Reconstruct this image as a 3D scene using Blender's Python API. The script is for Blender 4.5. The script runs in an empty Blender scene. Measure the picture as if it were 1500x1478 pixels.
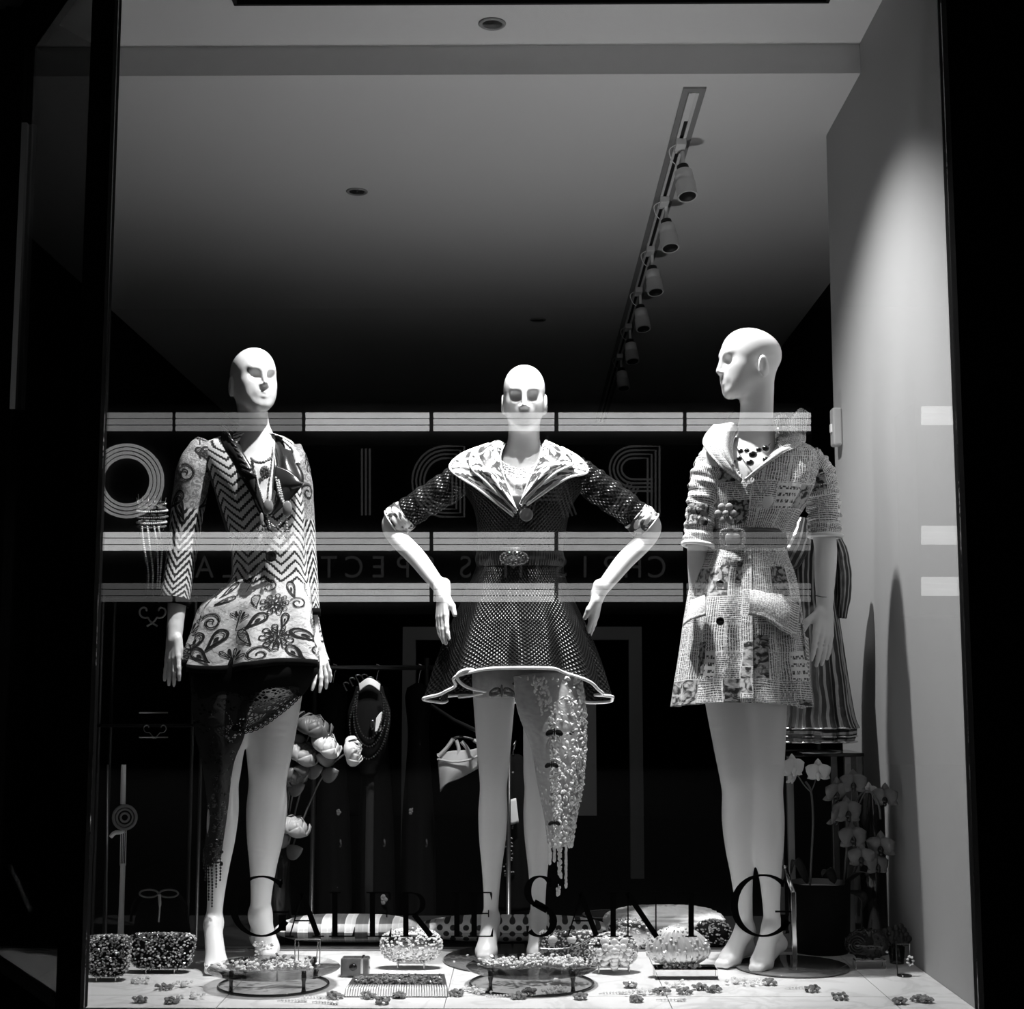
import bpy, bmesh, math, random
import numpy as np
from mathutils import Vector, Matrix

# ------------------------------------------------------------------ camera
F_PX = 2143.0                      # focal length in pixels of the 1500 x 1478 frame
CAM_H = 0.86                       # camera height above the display floor (z = 0)
TILT = math.radians(7.0)
YAW = math.atan(20 / 2143)
scene = bpy.context.scene
COL = scene.collection
cam_data = bpy.data.cameras.new('camera')
cam_data.sensor_fit = 'HORIZONTAL'
cam_data.sensor_width = 36.0
cam_data.lens = F_PX / 1500 * 36.0
cam_data.clip_end = 200
cam = bpy.data.objects.new('camera', cam_data)
COL.objects.link(cam)
cam.location = (0, 0, CAM_H)
cam.rotation_euler = (math.pi / 2 + TILT, 0, YAW)
scene.camera = cam

# ------------------------------------------------------------------ world and exposure
world = bpy.data.worlds.new('night')
scene.world = world
world.use_nodes = True
world.node_tree.nodes['Background'].inputs[0].default_value = (1, 1, 1, 1)
world.node_tree.nodes['Background'].inputs[1].default_value = 0.0015
scene.view_settings.view_transform = 'Standard'
scene.view_settings.look = 'None'
scene.view_settings.gamma = 1.0
scene.view_settings.use_curve_mapping = False
scene.view_settings.exposure = 0.0

# spot lamps in the ceiling trough of the window: (x, y, target, watts, cone degrees)
Z_CEIL1, Z_CEIL2 = 3.14, 3.03      # window ceiling, shop ceiling
SPOTS = [
    ((-0.26, 4.14), (-0.85, 4.64, 1.25), 520, 50, .55),
    ((0.02, 4.38), (0.0, 4.76, 1.30), 310, 48, .55),
    ((0.17, 4.42), (0.84, 4.70, 1.15), 370, 86, .9),
    ((0.08, 4.135), (-0.02, 4.62, 0.15), 330, 48, 1.0),
]
def spot_light(name, pos, target, watts, cone, radius=0.025, blend=0.55):
    ld = bpy.data.lights.new(name, 'SPOT')
    ld.energy = watts
    ld.spot_size = math.radians(cone)
    ld.spot_blend = blend
    ld.shadow_soft_size = radius
    lo = bpy.data.objects.new(name, ld)
    COL.objects.link(lo)
    lo.location = pos
    d = Vector(target) - Vector(pos)
    lo.rotation_euler = d.to_track_quat('-Z', 'Y').to_euler()
    return lo

# ------------------------------------------------------------------ placing helpers (pixel of the photo + real depth -> point)
def ray(x, y):
    a = (x - 750) / F_PX
    b = -(y - 739) / F_PX
    d = (a, math.cos(TILT) - b * math.sin(TILT), math.sin(TILT) + b * math.cos(TILT))
    c, s = math.cos(YAW), math.sin(YAW)
    return (d[0] * c - d[1] * s, d[0] * s + d[1] * c, d[2])
def at(x, y, Y):
    d = ray(x, y); t = Y / d[1]
    return np.array((d[0] * t, Y, CAM_H + d[2] * t))
def fl(x, y, z=0.0):
    d = ray(x, y); t = (z - CAM_H) / d[2]
    return np.array((d[0] * t, d[1] * t, z))
def pts(lst, Y=None):
    return np.array([at(p[0], p[1], p[2] if len(p) > 2 else Y) for p in lst])
rng = random.Random(7)

# ------------------------------------------------------------------ mesh helpers: every shape is (verts Nx3, list of faces)
def join(*shapes):
    V, Fs, n = [], [], 0
    for v, f in shapes:
        v = np.asarray(v, float)
        V.append(v); Fs += [tuple(i + n for i in q) for q in f]; n += len(v)
    return np.concatenate(V), Fs
def joinl(l): return join(*l)
def move(s, d): return (np.asarray(s[0]) + np.asarray(d, float), s[1])
def rot(s, R, c=(0, 0, 0)):
    c = np.asarray(c, float)
    return ((np.asarray(s[0]) - c) @ np.asarray(R).T + c, s[1])
def rz(a): return np.array(((math.cos(a), -math.sin(a), 0), (math.sin(a), math.cos(a), 0), (0, 0, 1)))
def rx(a): return np.array(((1, 0, 0), (0, math.cos(a), -math.sin(a)), (0, math.sin(a), math.cos(a))))
def ry(a): return np.array(((math.cos(a), 0, math.sin(a)), (0, 1, 0), (-math.sin(a), 0, math.cos(a))))
def box(lo, hi, bev=0.0):
    lo, hi = np.array(lo, float), np.array(hi, float)
    if bev <= 0:
        V = [(x, y, z) for x in (lo[0], hi[0]) for y in (lo[1], hi[1]) for z in (lo[2], hi[2])]
        return np.array(V), [(0, 1, 3, 2), (4, 6, 7, 5), (0, 4, 5, 1), (2, 3, 7, 6), (0, 2, 6, 4), (1, 5, 7, 3)]
    bm = bmesh.new()
    bmesh.ops.create_cube(bm, size=1.0)
    for v in bm.verts:
        v.co = Vector([(lo[i] + hi[i]) / 2 + v.co[i] * (hi[i] - lo[i]) for i in range(3)])
    bmesh.ops.bevel(bm, geom=list(bm.edges), offset=bev, segments=2, profile=0.5, affect='EDGES')
    bm.verts.index_update()
    V = np.array([v.co[:] for v in bm.verts]); Fs = [tuple(v.index for v in f.verts) for f in bm.faces]
    bm.free()
    return V, Fs
def frame_of(d):
    d = d / (np.linalg.norm(d) + 1e-12)
    a = np.array((0, 0, 1.0)) if abs(d[2]) < 0.9 else np.array((1.0, 0, 0))
    s = np.cross(d, a); s /= np.linalg.norm(s)
    return s, np.cross(s, d)
def tube(P, r, n=8, closed=False, caps=True, squash=1.0):
    P = np.asarray(P, float); m = len(P)
    r = np.full(m, r, float) if np.isscalar(r) else np.asarray(r, float)
    V = []
    prev = None
    for i in range(m):
        if closed: d = P[(i + 1) % m] - P[i - 1]
        else: d = P[min(i + 1, m - 1)] - P[max(i - 1, 0)]
        d = d / (np.linalg.norm(d) + 1e-12)
        if prev is None: s, t = frame_of(d)
        else:
            s = prev - d * np.dot(prev, d); s /= (np.linalg.norm(s) + 1e-12); t = np.cross(s, d)
        prev = s
        for k in range(n):
            a = 2 * math.pi * k / n
            V.append(P[i] + r[i] * (math.cos(a) * s + squash * math.sin(a) * t))
    Fs = []
    for i in range(m if closed else m - 1):
        j = (i + 1) % m
        for k in range(n):
            l = (k + 1) % n
            Fs.append((i * n + k, i * n + l, j * n + l, j * n + k))
    if caps and not closed:
        Fs.append(tuple(range(n - 1, -1, -1))[::-1]); Fs.append(tuple((m - 1) * n + k for k in range(n))[::-1])
    return np.array(V), Fs
def cyl(a, b, r0, r1=None, n=16):
    return tube([a, b], [r0, r0 if r1 is None else r1], n)
def lathe(prof, c=(0, 0, 0), n=24, caps=True):
    V, Fs = [], []
    for r, z in prof:
        for k in range(n):
            a = 2 * math.pi * k / n
            V.append((c[0] + r * math.cos(a), c[1] + r * math.sin(a), c[2] + z))
    m = len(prof)
    for i in range(m - 1):
        for k in range(n):
            l = (k + 1) % n
            Fs.append((i * n + k, i * n + l, (i + 1) * n + l, (i + 1) * n + k))
    if caps:
        Fs.append(tuple(range(n))[::-1]); Fs.append(tuple((m - 1) * n + k for k in range(n)))
    return np.array(V), Fs
def sph(c, r, nu=12, nv=8):
    r = np.full(3, r, float) if np.isscalar(r) else np.asarray(r, float)
    return superell(c, r, 1, 1, nu, nv)
def superell(c, r, e1=1.0, e2=1.0, nu=32, nv=16):
    V = []
    def p(x, e): return math.copysign(abs(x) ** e, x)
    for i in range(nv + 1):
        ph = -math.pi / 2 + math.pi * i / nv
        cz, sz = p(math.cos(ph), e1), p(math.sin(ph), e1)
        for k in range(nu):
            a = 2 * math.pi * k / nu
            V.append((c[0] + r[0] * cz * p(math.cos(a), e2), c[1] + r[1] * cz * p(math.sin(a), e2), c[2] + r[2] * sz))
    Fs = [(i * nu + k, i * nu + (k + 1) % nu, (i + 1) * nu + (k + 1) % nu, (i + 1) * nu + k) for i in range(nv) for k in range(nu)]
    return np.array(V), Fs
def gem(c, r, rg, h=1.0):
    """a faceted stone: hexagonal girdle, table and point, turned at random"""
    n = 6; V = []
    for k in range(n): V.append((math.cos(k * math.pi / 3), math.sin(k * math.pi / 3), 0))
    for k in range(n): V.append((.55 * math.cos((k + .5) * math.pi / 3), .55 * math.sin((k + .5) * math.pi / 3), .5 * h))
    V.append((0, 0, -.9 * h))
    Fs = [tuple(range(6, 12))]
    for k in range(n):
        l = (k + 1) % n
        Fs += [(k, l, 6 + k), (l, 6 + l, 6 + k), (l, k, 12)]
    V = np.array(V) * r
    R = rz(rg.uniform(0, 6.28)) @ rx(rg.uniform(-.9, .9)) @ rz(rg.uniform(0, 6.28))
    return V @ R.T + np.asarray(c), Fs
def crom(P, t):
    """Catmull-Rom through the rows of P at t in 0..1 (P may hold any trailing shape)"""
    P = np.asarray(P, float); n = len(P)
    t = np.clip(np.asarray(t, float), 0, 1) * (n - 1)
    i = np.minimum(t.astype(int), n - 2); f = t - i
    sh = (-1,) + (1,) * (P.ndim - 1)
    f = f.reshape(sh)
    p0 = P[np.maximum(i - 1, 0)]; p1 = P[i]; p2 = P[i + 1]; p3 = P[np.minimum(i + 2, n - 1)]
    return 0.5 * (2 * p1 + (p2 - p0) * f + (2 * p0 - 5 * p1 + 4 * p2 - p3) * f ** 2 + (3 * p1 - p0 - 3 * p2 + p3) * f ** 3)
def curve(P, n=40): return crom(np.asarray(P, float), np.linspace(0, 1, n))
def grid(nu, nv, closeu=False):
    w = nu if closeu else nu + 1
    return [(j * w + i, j * w + (i + 1) % w, (j + 1) * w + (i + 1) % w, (j + 1) * w + i) for j in range(nv) for i in range(nu)]
def patch(ctrl, nu=24, nv=12):
    """smooth sheet through a (rows, cols, 3) array of control points; returns verts, faces, uv"""
    C = np.asarray(ctrl, float)
    A = crom(C, np.linspace(0, 1, nv + 1))
    B = crom(np.swapaxes(A, 0, 1), np.linspace(0, 1, nu + 1))
    V = np.swapaxes(B, 0, 1).reshape(-1, 3)
    uv = np.array([(i / nu, j / nv) for j in range(nv + 1) for i in range(nu + 1)])
    return V, grid(nu, nv), uv

# ------------------------------------------------------------------ object helpers
ORG = {}
def mesh_obj(name, shape, mat, parent=None, smooth=True, uv=None, origin=None, thick=0.0, kind=None):
    V = np.asarray(shape[0], float); Fs = shape[1]
    me = bpy.data.meshes.new(name)
    if parent is not None: org = ORG[parent.name]
    elif origin is not None: org = np.asarray(origin, float)
    else: org = np.array(((V[:, 0].min() + V[:, 0].max()) / 2, (V[:, 1].min() + V[:, 1].max()) / 2, V[:, 2].min()))
    L = V - org
    if isinstance(Fs, np.ndarray) and Fs.ndim == 2:
        nf, k = Fs.shape
        me.vertices.add(len(L)); me.vertices.foreach_set('co', L.astype(np.float32).ravel())
        me.loops.add(nf * k); me.loops.foreach_set('vertex_index', Fs.astype(np.int32).ravel())
        me.polygons.add(nf); me.polygons.foreach_set('loop_start', np.arange(0, nf * k, k, dtype=np.int32))
        me.update(calc_edges=True)
    else:
        me.from_pydata(L.tolist(), [], Fs)
    if uv is not None:
        ul = me.uv_layers.new(name='UVMap')
        idx = np.zeros(len(me.loops), np.int32); me.loops.foreach_get('vertex_index', idx)
        ul.data.foreach_set('uv', np.asarray(uv, np.float32)[idx].ravel())
    me.polygons.foreach_set('use_smooth', [bool(smooth)] * len(me.polygons))
    me.materials.append(mat)
    me.update()
    o = bpy.data.objects.new(name, me)
    COL.objects.link(o)
    if parent is not None: o.parent = parent
    else: o.location = org
    ORG[o.name] = org
    if thick:
        m = o.modifiers.new('cloth', 'SOLIDIFY'); m.thickness = thick; m.offset = 0
    if kind: o['kind'] = kind
    return o
def tag(o, label, cat, group=None):
    o['label'] = label; o['category'] = cat
    if group: o['group'] = group
    return o
def thing(name, label, cat, loc, group=None):
    o = bpy.data.objects.new(name, None)
    COL.objects.link(o); o.location = loc; o.empty_display_size = 0.05
    ORG[o.name] = np.asarray(loc, float)
    return tag(o, label, cat, group)
def struct(name, shape, mat, parent=None, smooth=False, uv=None):
    o = mesh_obj(name, shape, mat, parent, smooth, uv)
    if parent is None: o['kind'] = 'structure'
    return o
def copy_tree(o, parent=None):
    c = o.copy(); COL.objects.link(c); c.parent = parent
    for ch in [k for k in bpy.data.objects if k.parent == o]: copy_tree(ch, c)
    return c

# ------------------------------------------------------------------ materials
class NT:
    """tiny wrapper for writing shader maths"""
    def __init__(s, name):
        s.m = bpy.data.materials.new(name); s.m.use_nodes = True
        s.t = s.m.node_tree; s.b = s.t.nodes['Principled BSDF']; s.out = s.t.nodes['Material Output']
    def n(s, typ, **kw):
        k = s.t.nodes.new(typ)
        for a, v in kw.items(): setattr(k, a, v)
        return k
    def link(s, a, b): s.t.links.new(a, b)
    def put(s, sock, v):
        if isinstance(v, (int, float)): sock.default_value = v
        elif isinstance(v, tuple): sock.default_value = v
        else: s.link(v, sock)
    def ma(s, op, a, b=0.0, c=0.0, clamp=False):
        k = s.n('ShaderNodeMath', operation=op, use_clamp=clamp)
        for i, v in enumerate((a, b, c)): s.put(k.inputs[i], v)
        return k.outputs[0]
    def xyz(s, src='UV'):
        tc = s.n('ShaderNodeTexCoord'); sp = s.n('ShaderNodeSeparateXYZ')
        s.link(tc.outputs[src], sp.inputs[0])
        return tc.outputs[src], sp.outputs
    def comb(s, x, y, z=0.0):
        k = s.n('ShaderNodeCombineXYZ')
        for i, v in enumerate((x, y, z)): s.put(k.inputs[i], v)
        return k.outputs[0]
    def noise(s, vec, scale, detail=2.0, dist=0.0, rough=0.5):
        k = s.n('ShaderNodeTexNoise'); s.link(vec, k.inputs['Vector'])
        k.inputs['Scale'].default_value = scale; k.inputs['Detail'].default_value = detail
        k.inputs['Distortion'].default_value = dist; k.inputs['Roughness'].default_value = rough
        return k.outputs['Fac']
    def vor(s, vec, scale, feat='F1', rnd=1.0, out='Distance'):
        k = s.n('ShaderNodeTexVoronoi', feature=feat); s.link(vec, k.inputs['Vector'])
        k.inputs['Scale'].default_value = scale; k.inputs['Randomness'].default_value = rnd
        return k.outputs[out]
    def step(s, a, lo, hi):
        k = s.n('ShaderNodeMapRange', interpolation_type='SMOOTHSTEP')
        s.put(k.inputs[0], a); k.inputs[1].default_value = lo; k.inputs[2].default_value = hi
        return k.outputs[0]
    def mix(s, f, a, b):
        """grey mix a..b"""
        return s.ma('ADD', s.ma('MULTIPLY', a, s.ma('SUBTRACT', 1.0, f)), s.ma('MULTIPLY', b, f))
    def tri(s, a): return s.ma('MULTIPLY', s.ma('ABSOLUTE', s.ma('SUBTRACT', s.ma('FRACT', a), 0.5)), 2.0)
    def col(s, g): s.put(s.b.inputs['Base Color'], (g, g, g, 1) if isinstance(g, (int, float)) else g); return s
    def rough(s, g): s.put(s.b.inputs['Roughness'], g); return s
    def bump(s, h, strength=0.3, dist=0.002):
        k = s.n('ShaderNodeBump'); k.inputs['Strength'].default_value = strength; k.inputs['Distance'].default_value = dist
        s.link(h, k.inputs['Height']); s.link(k.outputs[0], s.b.inputs['Normal']); return s
MATS = {}
def plain(name, g, rough=0.5, metal=0.0, noise=0.0, nscale=30.0, bump=0.0, coat=0.0, sheen=0.0, spec=0.5):
    if name in MATS: return MATS[name]
    k = NT(name)
    v, _ = k.xyz('Object')
    n = k.noise(v, nscale, 4.0)
    k.col(k.mix(n, g * (1 - noise), g * (1 + noise))); k.rough(rough)
    k.b.inputs['Metallic'].default_value = metal
    k.b.inputs['Coat Weight'].default_value = coat
    k.b.inputs['Specular IOR Level'].default_value = spec
    k.b.inputs['Sheen Weight'].default_value = sheen
    if bump: k.bump(n, bump)
    MATS[name] = k.m
    return k.m
def glow(name, strength):
    if name in MATS: return MATS[name]
    k = NT(name)
    k.col(0.02); k.b.inputs['Emission Color'].default_value = (1, 1, 1, 1)
    v, _ = k.xyz('Object')
    k.put(k.b.inputs['Emission Strength'], k.mix(k.noise(v, 3.0, 2.0), strength * .85, strength * 1.15))
    MATS[name] = k.m
    return k.m
def glass_pane(name, refl, tint):
    """thin sheet: what lies behind shows through, what stands in front is mirrored, more so at a slant"""
    k = NT(name); k.t.nodes.remove(k.b)
    lw = k.n('ShaderNodeLayerWeight'); lw.inputs['Blend'].default_value = 0.5
    f5 = k.ma('POWER', lw.outputs['Facing'], 4.0)
    fac = k.ma('ADD', refl, k.ma('MULTIPLY', f5, 1 - refl))
    tr = k.n('ShaderNodeBsdfTransparent'); tr.inputs[0].default_value = (tint, tint, tint, 1)
    gl = k.n('ShaderNodeBsdfGlossy'); gl.inputs['Roughness'].default_value = 0.0
    mx = k.n('ShaderNodeMixShader')
    k.link(fac, mx.inputs[0]); k.link(tr.outputs[0], mx.inputs[1]); k.link(gl.outputs[0], mx.inputs[2])
    k.link(mx.outputs[0], k.out.inputs[0])
    MATS[name] = k.m
    return k.m
def clear_mat(name, ior=1.45, tint=0.95, rough=0.0):
    k = NT(name)
    k.b.inputs['Transmission Weight'].default_value = 1.0
    k.col(tint); k.rough(rough); k.b.inputs['IOR'].default_value = ior
    MATS[name] = k.m
    return k.m

# ------------------------------------------------------------------ the shop window: shell
Y_GLASS, X_R, X_L = 4.03, 1.20, -1.18
Y_BEAM, Y_WALLEND = 5.02, 5.62
m_plaster = plain('white_plaster', 0.36, 0.75, noise=0.05, nscale=60, bump=0.12)
m_ceiling = plain('ceiling_paint', 0.78, 0.85, noise=0.04, nscale=40)
m_black = plain('black_metal_frame', 0.002, 0.8, noise=0.2, spec=.1)
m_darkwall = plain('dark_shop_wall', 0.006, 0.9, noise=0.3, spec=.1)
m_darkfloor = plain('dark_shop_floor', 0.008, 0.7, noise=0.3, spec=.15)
m_pavement = plain('night_pavement', 0.05, 0.8, noise=0.3, nscale=8)
m_facade = plain('dark_facade_stone', 0.02, 0.9, noise=0.3, nscale=3)
m_recess = plain('black_recess', 0.008, 0.8)
m_chrome = plain('polished_chrome', 0.75, 0.12, 1.0)
m_steel = plain('dull_steel', 0.35, 0.35, 1.0)
m_whitemetal = plain('white_enamel', 0.85, 0.4)
m_vinyl = plain('black_vinyl', 0.004, 0.6)

def marble():
    k = NT('white_marble'); v, _ = k.xyz('Object')
    n = k.noise(v, 5.0, 6.0, 1.4)
    vein = k.step(k.ma('ABSOLUTE', k.ma('SUBTRACT', n, 0.5)), 0.0, 0.06)
    k.col(k.mix(vein, 0.54, 0.66)); k.rough(0.32)
    return k.m
m_marble = marble()
m_grout = plain('tile_grout', 0.25, 0.9)

# display floor: bed plus marble tiles, its left edge cut along the slanted side pane
P0, P1 = np.array((-1.20, 4.05)), np.array((-1.66, 4.77))          # foot of the side pane
def clip(poly, a, b):
    """keep what lies to the right of the line a -> b"""
    out = []; d = b - a
    def sd(p): return d[1] * (p[0] - a[0]) - d[0] * (p[1] - a[1])
    for i in range(len(poly)):
        p, q = np.array(poly[i]), np.array(poly[(i + 1) % len(poly)])
        s, t = sd(p), sd(q)
        if s >= 0: out.append(p)
        if s * t < 0: out.append(p + (q - p) * s / (s - t))
    return out
def prism(poly, z0, z1):
    n = len(poly)
    V = [(p[0], p[1], z0) for p in poly] + [(p[0], p[1], z1) for p in poly]
    return np.array(V, float), [tuple(range(n))[::-1], tuple(range(n, 2 * n))] + [(i, (i + 1) % n, n + (i + 1) % n, n + i) for i in range(n)]
Y_MARBLE = 4.885
bed = clip([(-2.2, 4.04), (X_R, 4.04), (X_R, Y_MARBLE), (-2.2, Y_MARBLE)], P0, P1)
floor = struct('floor', prism(bed, -0.10, -0.006), m_grout)
tile_w, g = 0.61, 0.0012
xs = [-2.05 + tile_w * i for i in range(7)]
for y0, y1 in ((4.04, 4.20), (4.20, Y_MARBLE)):
    for x0 in xs:
        x1 = min(x0 + tile_w, X_R)
        if x0 >= X_R - 0.02: continue
        pl = clip([(x0 + g, y0 + g), (x1 - g, y0 + g), (x1 - g, y1 - g), (x0 + g, y1 - g)], P0, P1)
        if len(pl) >= 3: mesh_obj('floor_tile', prism(pl, -0.006, 0.0), m_marble, floor, smooth=False)
struct('trim_1', box((-2.1, Y_MARBLE + .001, -0.1), (X_R, Y_MARBLE + 0.045, 0.006)), m_steel)         # metal strip at the back of the marble
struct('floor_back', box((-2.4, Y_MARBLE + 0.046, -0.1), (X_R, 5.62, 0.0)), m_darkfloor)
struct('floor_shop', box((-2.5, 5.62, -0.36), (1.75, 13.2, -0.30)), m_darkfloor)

# ceilings, beam face and the dark lamp trough
TX0, TX1, TY0, TY1 = -0.98, 1.02, 4.12, 4.68
def ring_boxes(x0, x1, y0, y1, hx0, hx1, hy0, hy1, z0, z1):
    return join(box((x0, y0, z0), (x1, hy0, z1)), box((x0, hy1, z0), (x1, y1, z1)),
                box((x0, hy0, z0), (hx0, hy1, z1)), box((hx1, hy0, z0), (x1, hy1, z1)))
struct('ceiling', ring_boxes(-2.6, X_R, 4.03, Y_BEAM, TX0, TX1, TY0, TY1, Z_CEIL1, Z_CEIL1 + 0.10), m_ceiling)
struct('trim_2', join(box((TX0 - .01, TY0 - .01, Z_CEIL1 + .10), (TX1 + .01, TY1 + .01, Z_CEIL1 + .42)),), m_recess)
struct('trim_3', join(box((TX0, TY1 - .012, Z_CEIL1 - .012), (TX1, TY1, Z_CEIL1 + .1)), box((TX0, TY0, Z_CEIL1 - .012), (TX1, TY0 + .012, Z_CEIL1 + .1)),
                      box((TX0, TY0, Z_CEIL1 - .012), (TX0 + .012, TY1, Z_CEIL1 + .1)), box((TX1 - .012, TY0, Z_CEIL1 - .012), (TX1, TY1, Z_CEIL1 + .1))), m_recess)
struct('ceiling_shop', box((-2.6, Y_BEAM, Z_CEIL2), (1.75, 13.2, Z_CEIL1 + .10)), m_ceiling)
# right return wall (a deep plastered pier) and the dark walls of the shop behind
struct('wall_right', box((X_R, 4.06, -0.1), (X_R + 0.42, Y_WALLEND, Z_CEIL1 + .1)), m_plaster)
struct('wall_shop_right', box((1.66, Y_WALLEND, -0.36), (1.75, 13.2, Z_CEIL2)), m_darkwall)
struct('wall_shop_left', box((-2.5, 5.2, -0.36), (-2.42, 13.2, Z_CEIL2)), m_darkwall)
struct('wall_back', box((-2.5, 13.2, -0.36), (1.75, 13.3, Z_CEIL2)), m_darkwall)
# black shop front: sill, jambs, head
struct('wall_front_below', box((-1.25, 3.98, -0.5), (2.6, 4.05, -0.004)), m_black)
struct('trim_4', box((X_R + .002, 3.98, -0.004), (2.6, 4.06, 3.9)), m_black)
struct('trim_5', box((-1.245, 3.99, -0.004), (X_L, 4.06, 3.9)), m_black)                         # corner mullion
struct('wall_front_above', box((-1.18, 3.98, 3.06), (X_R, 4.05, 3.9)), m_black)
d01 = (P1 - P0) / np.linalg.norm(P1 - P0); nrm = np.array((-d01[1], d01[0]))
A2, B2 = P0 + nrm * .03, P1 + nrm * .03
struct('wall_side_below', prism([P0 + nrm * .02, P1 + nrm * .02, P1 + nrm * .06, P0 + nrm * .06], -0.5, -0.004), m_black)
struct('wall_side_above', prism([A2, B2, B2 + nrm * .05, A2 + nrm * .05], 3.0, 3.9), m_black)
struct('trim_6', box((P1[0] - .10, 4.70, -0.5), (P1[0] - .03, 4.80, 3.9)), m_black)
struct('trim_7', box((P1[0] - .020, 4.675, 1.75), (P1[0] - .002, 4.699, 2.72)), m_steel)         # bright edge strip of the door post
struct('wall_left', box((-3.4, 4.72, -0.5), (P1[0] - .101, 4.85, 3.9)), m_black)

# panes
m_pane = glass_pane('shop_window_glass', 0.085, 0.97)
m_side = glass_pane('tinted_side_glass', 0.05, 0.45)
struct('window_1', box((X_L + .001, Y_GLASS - .008, 0.0), (X_R, Y_GLASS, 3.06)), m_pane)
struct('window_2', prism([P0 + nrm * .035, P1 + nrm * .035, P1 + nrm * .043, P0 + nrm * .043], 0.0, 3.0), m_side)

# spot lamps in the trough
for i, (xy, tgt, w, cone, bl) in enumerate(SPOTS):
    p = np.array((xy[0], xy[1], Z_CEIL1 + 0.02)); d = np.array(tgt) - p; d /= np.linalg.norm(d)
    wh = ['onto the printed jacket', 'onto the netted dress', 'onto the newspaper dress and pier', 'onto the marble floor'][i]
    t = thing('recessed_spotlight', 'black can spotlight in the ceiling trough aimed ' + wh, 'spotlight', (p[0], p[1], Z_CEIL1 + .10), 'spotlights in the ceiling trough')
    mesh_obj('housing', join(tube([p - d * .10, p - d * .085, p - d * .03], [.018, .034, .036], 16)), m_black, t)
    mesh_obj('stem', cyl((p[0], p[1], Z_CEIL1 + .10), p - d * .07, .008), m_black, t)
    lo = spot_light('spotlight_beam', tuple(p), tgt, w, cone, blend=bl)
    lo.parent = t; lo.location = Vector(p) - Vector(ORG[t.name])

# added lamp, unseen behind the cushions, to brighten the ceiling
for x in (0.30,):
    p = np.array((x, 5.32, 0.0))
    t = thing('added_uplight', 'added black can lamp hidden behind the cushions to brighten the ceiling', 'added_uplight', p)
    mesh_obj('can', lathe([(.001, 0), (.085, 0), (.095, .004), (.100, .05), (.094, .05), (.086, .02), (.001, .018)], p, 32), m_black, t)
    mesh_obj('rim', lathe([(.094, .0501), (.100, .0501), (.100, .053), (.094, .053)], p, 32, caps=False), m_steel, t)
    lo = spot_light('added_uplight_beam', (p[0], p[1], .06), (x - .15, 5.30, 3.0), 62, 112, .09, 1.0)
    lo.parent = t; lo.location = (0, 0, .06)

# ------------------------------------------------------------------ track lighting on the shop ceiling
def ceil_pt(x, y, z=Z_CEIL2):
    d = ray(x, y); k = (z - CAM_H) / d[2]
    return np.array((d[0] * k, d[1] * k, z))
m_rail = plain('grey_track_rail', 0.30, 0.5)
m_slot = plain('track_slot', 0.01, 0.6)
tx = ceil_pt(1018, 127)[0] - 0.0; ty0 = ceil_pt(1018, 127)[1]; ty1 = 12.0
t = thing('lighting_track', 'long pale recessed lighting track running into the shop ceiling', 'track', (tx, ty0, Z_CEIL2))
mesh_obj('mounting_plate', join(box((tx - .042, ty0, Z_CEIL2 - .008), (tx - .020, ty1, Z_CEIL2)), box((tx + .020, ty0, Z_CEIL2 - .008), (tx + .042, ty1, Z_CEIL2)),
                                box((tx - .020, ty0, Z_CEIL2 - .008), (tx + .020, ty0 + .03, Z_CEIL2))), m_rail, t, smooth=False)
mesh_obj('rail', join(box((tx - .019, ty0 + .03, Z_CEIL2 - .014), (tx - .008, ty1, Z_CEIL2 - .001)), box((tx + .008, ty0 + .03, Z_CEIL2 - .014), (tx + .019, ty1, Z_CEIL2 - .001)),
                      box((tx - .008, ty0 + .03, Z_CEIL2 - .012), (tx + .008, ty0 + .30, Z_CEIL2 - .001))), m_whitemetal, t, smooth=False)
mesh_obj('slot', box((tx - .008, ty0 + .30, Z_CEIL2 - .005), (tx + .008, ty1, Z_CEIL2 - .001)), m_slot, t, smooth=False)
first = None
track_px = [204, 288, 360, 420, 473, 517]
ords = ['first', 'second', 'third', 'fourth', 'fifth', 'sixth']
for i, py in enumerate(track_px):
    y = ceil_pt(990, py)[1]
    nm = 'white cylindrical track spotlight, %s along the rail from the window' % ords[i]
    if first is None:
        b = np.array((tx, y, Z_CEIL2 - .014))
        first = thing('track_spotlight', nm, 'spotlight', b, 'spotlights on the ceiling track')
        mesh_obj('adapter', box(b + (-.020, -.05, -.028), b + (.020, .05, 0), .003), m_whitemetal, first, smooth=False)
        mesh_obj('stem', cyl(b + (.012, .02, -.028), b + (.014, .03, -.12), .008, n=10), m_whitemetal, first)
        ax = np.array((0.10, -0.28, -1.0)); ax /= np.linalg.norm(ax)
        c = b + (.014, .03, -.105)
        hd = mesh_obj('lamp_head', tube([c, c + ax * .008, c + ax * .05, c + ax * .055, c + ax * .062, c + ax * .125], [.022, .036, .038, .034, .041, .041], 20), m_whitemetal, first)
        mesh_obj('rear_cap', tube([c - ax * .03, c - ax * .02, c], [.010, .024, .026], 16), m_slot, first)
        mesh_obj('lens', cyl(c + ax * .1255, c + ax * .1265, .034, n=20), m_slot, hd)
        mesh_obj('cable', tube(curve([b + (-.02, -.03, -.02), b + (-.045, -.01, -.035), b + (-.03, .02, -.07), c + (-.01, 0, .01)], 14), .0022, 6), m_whitemetal, first)
    else:
        o = copy_tree(first); o.location = (tx, y, Z_CEIL2 - .014); o['label'] = nm
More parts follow.
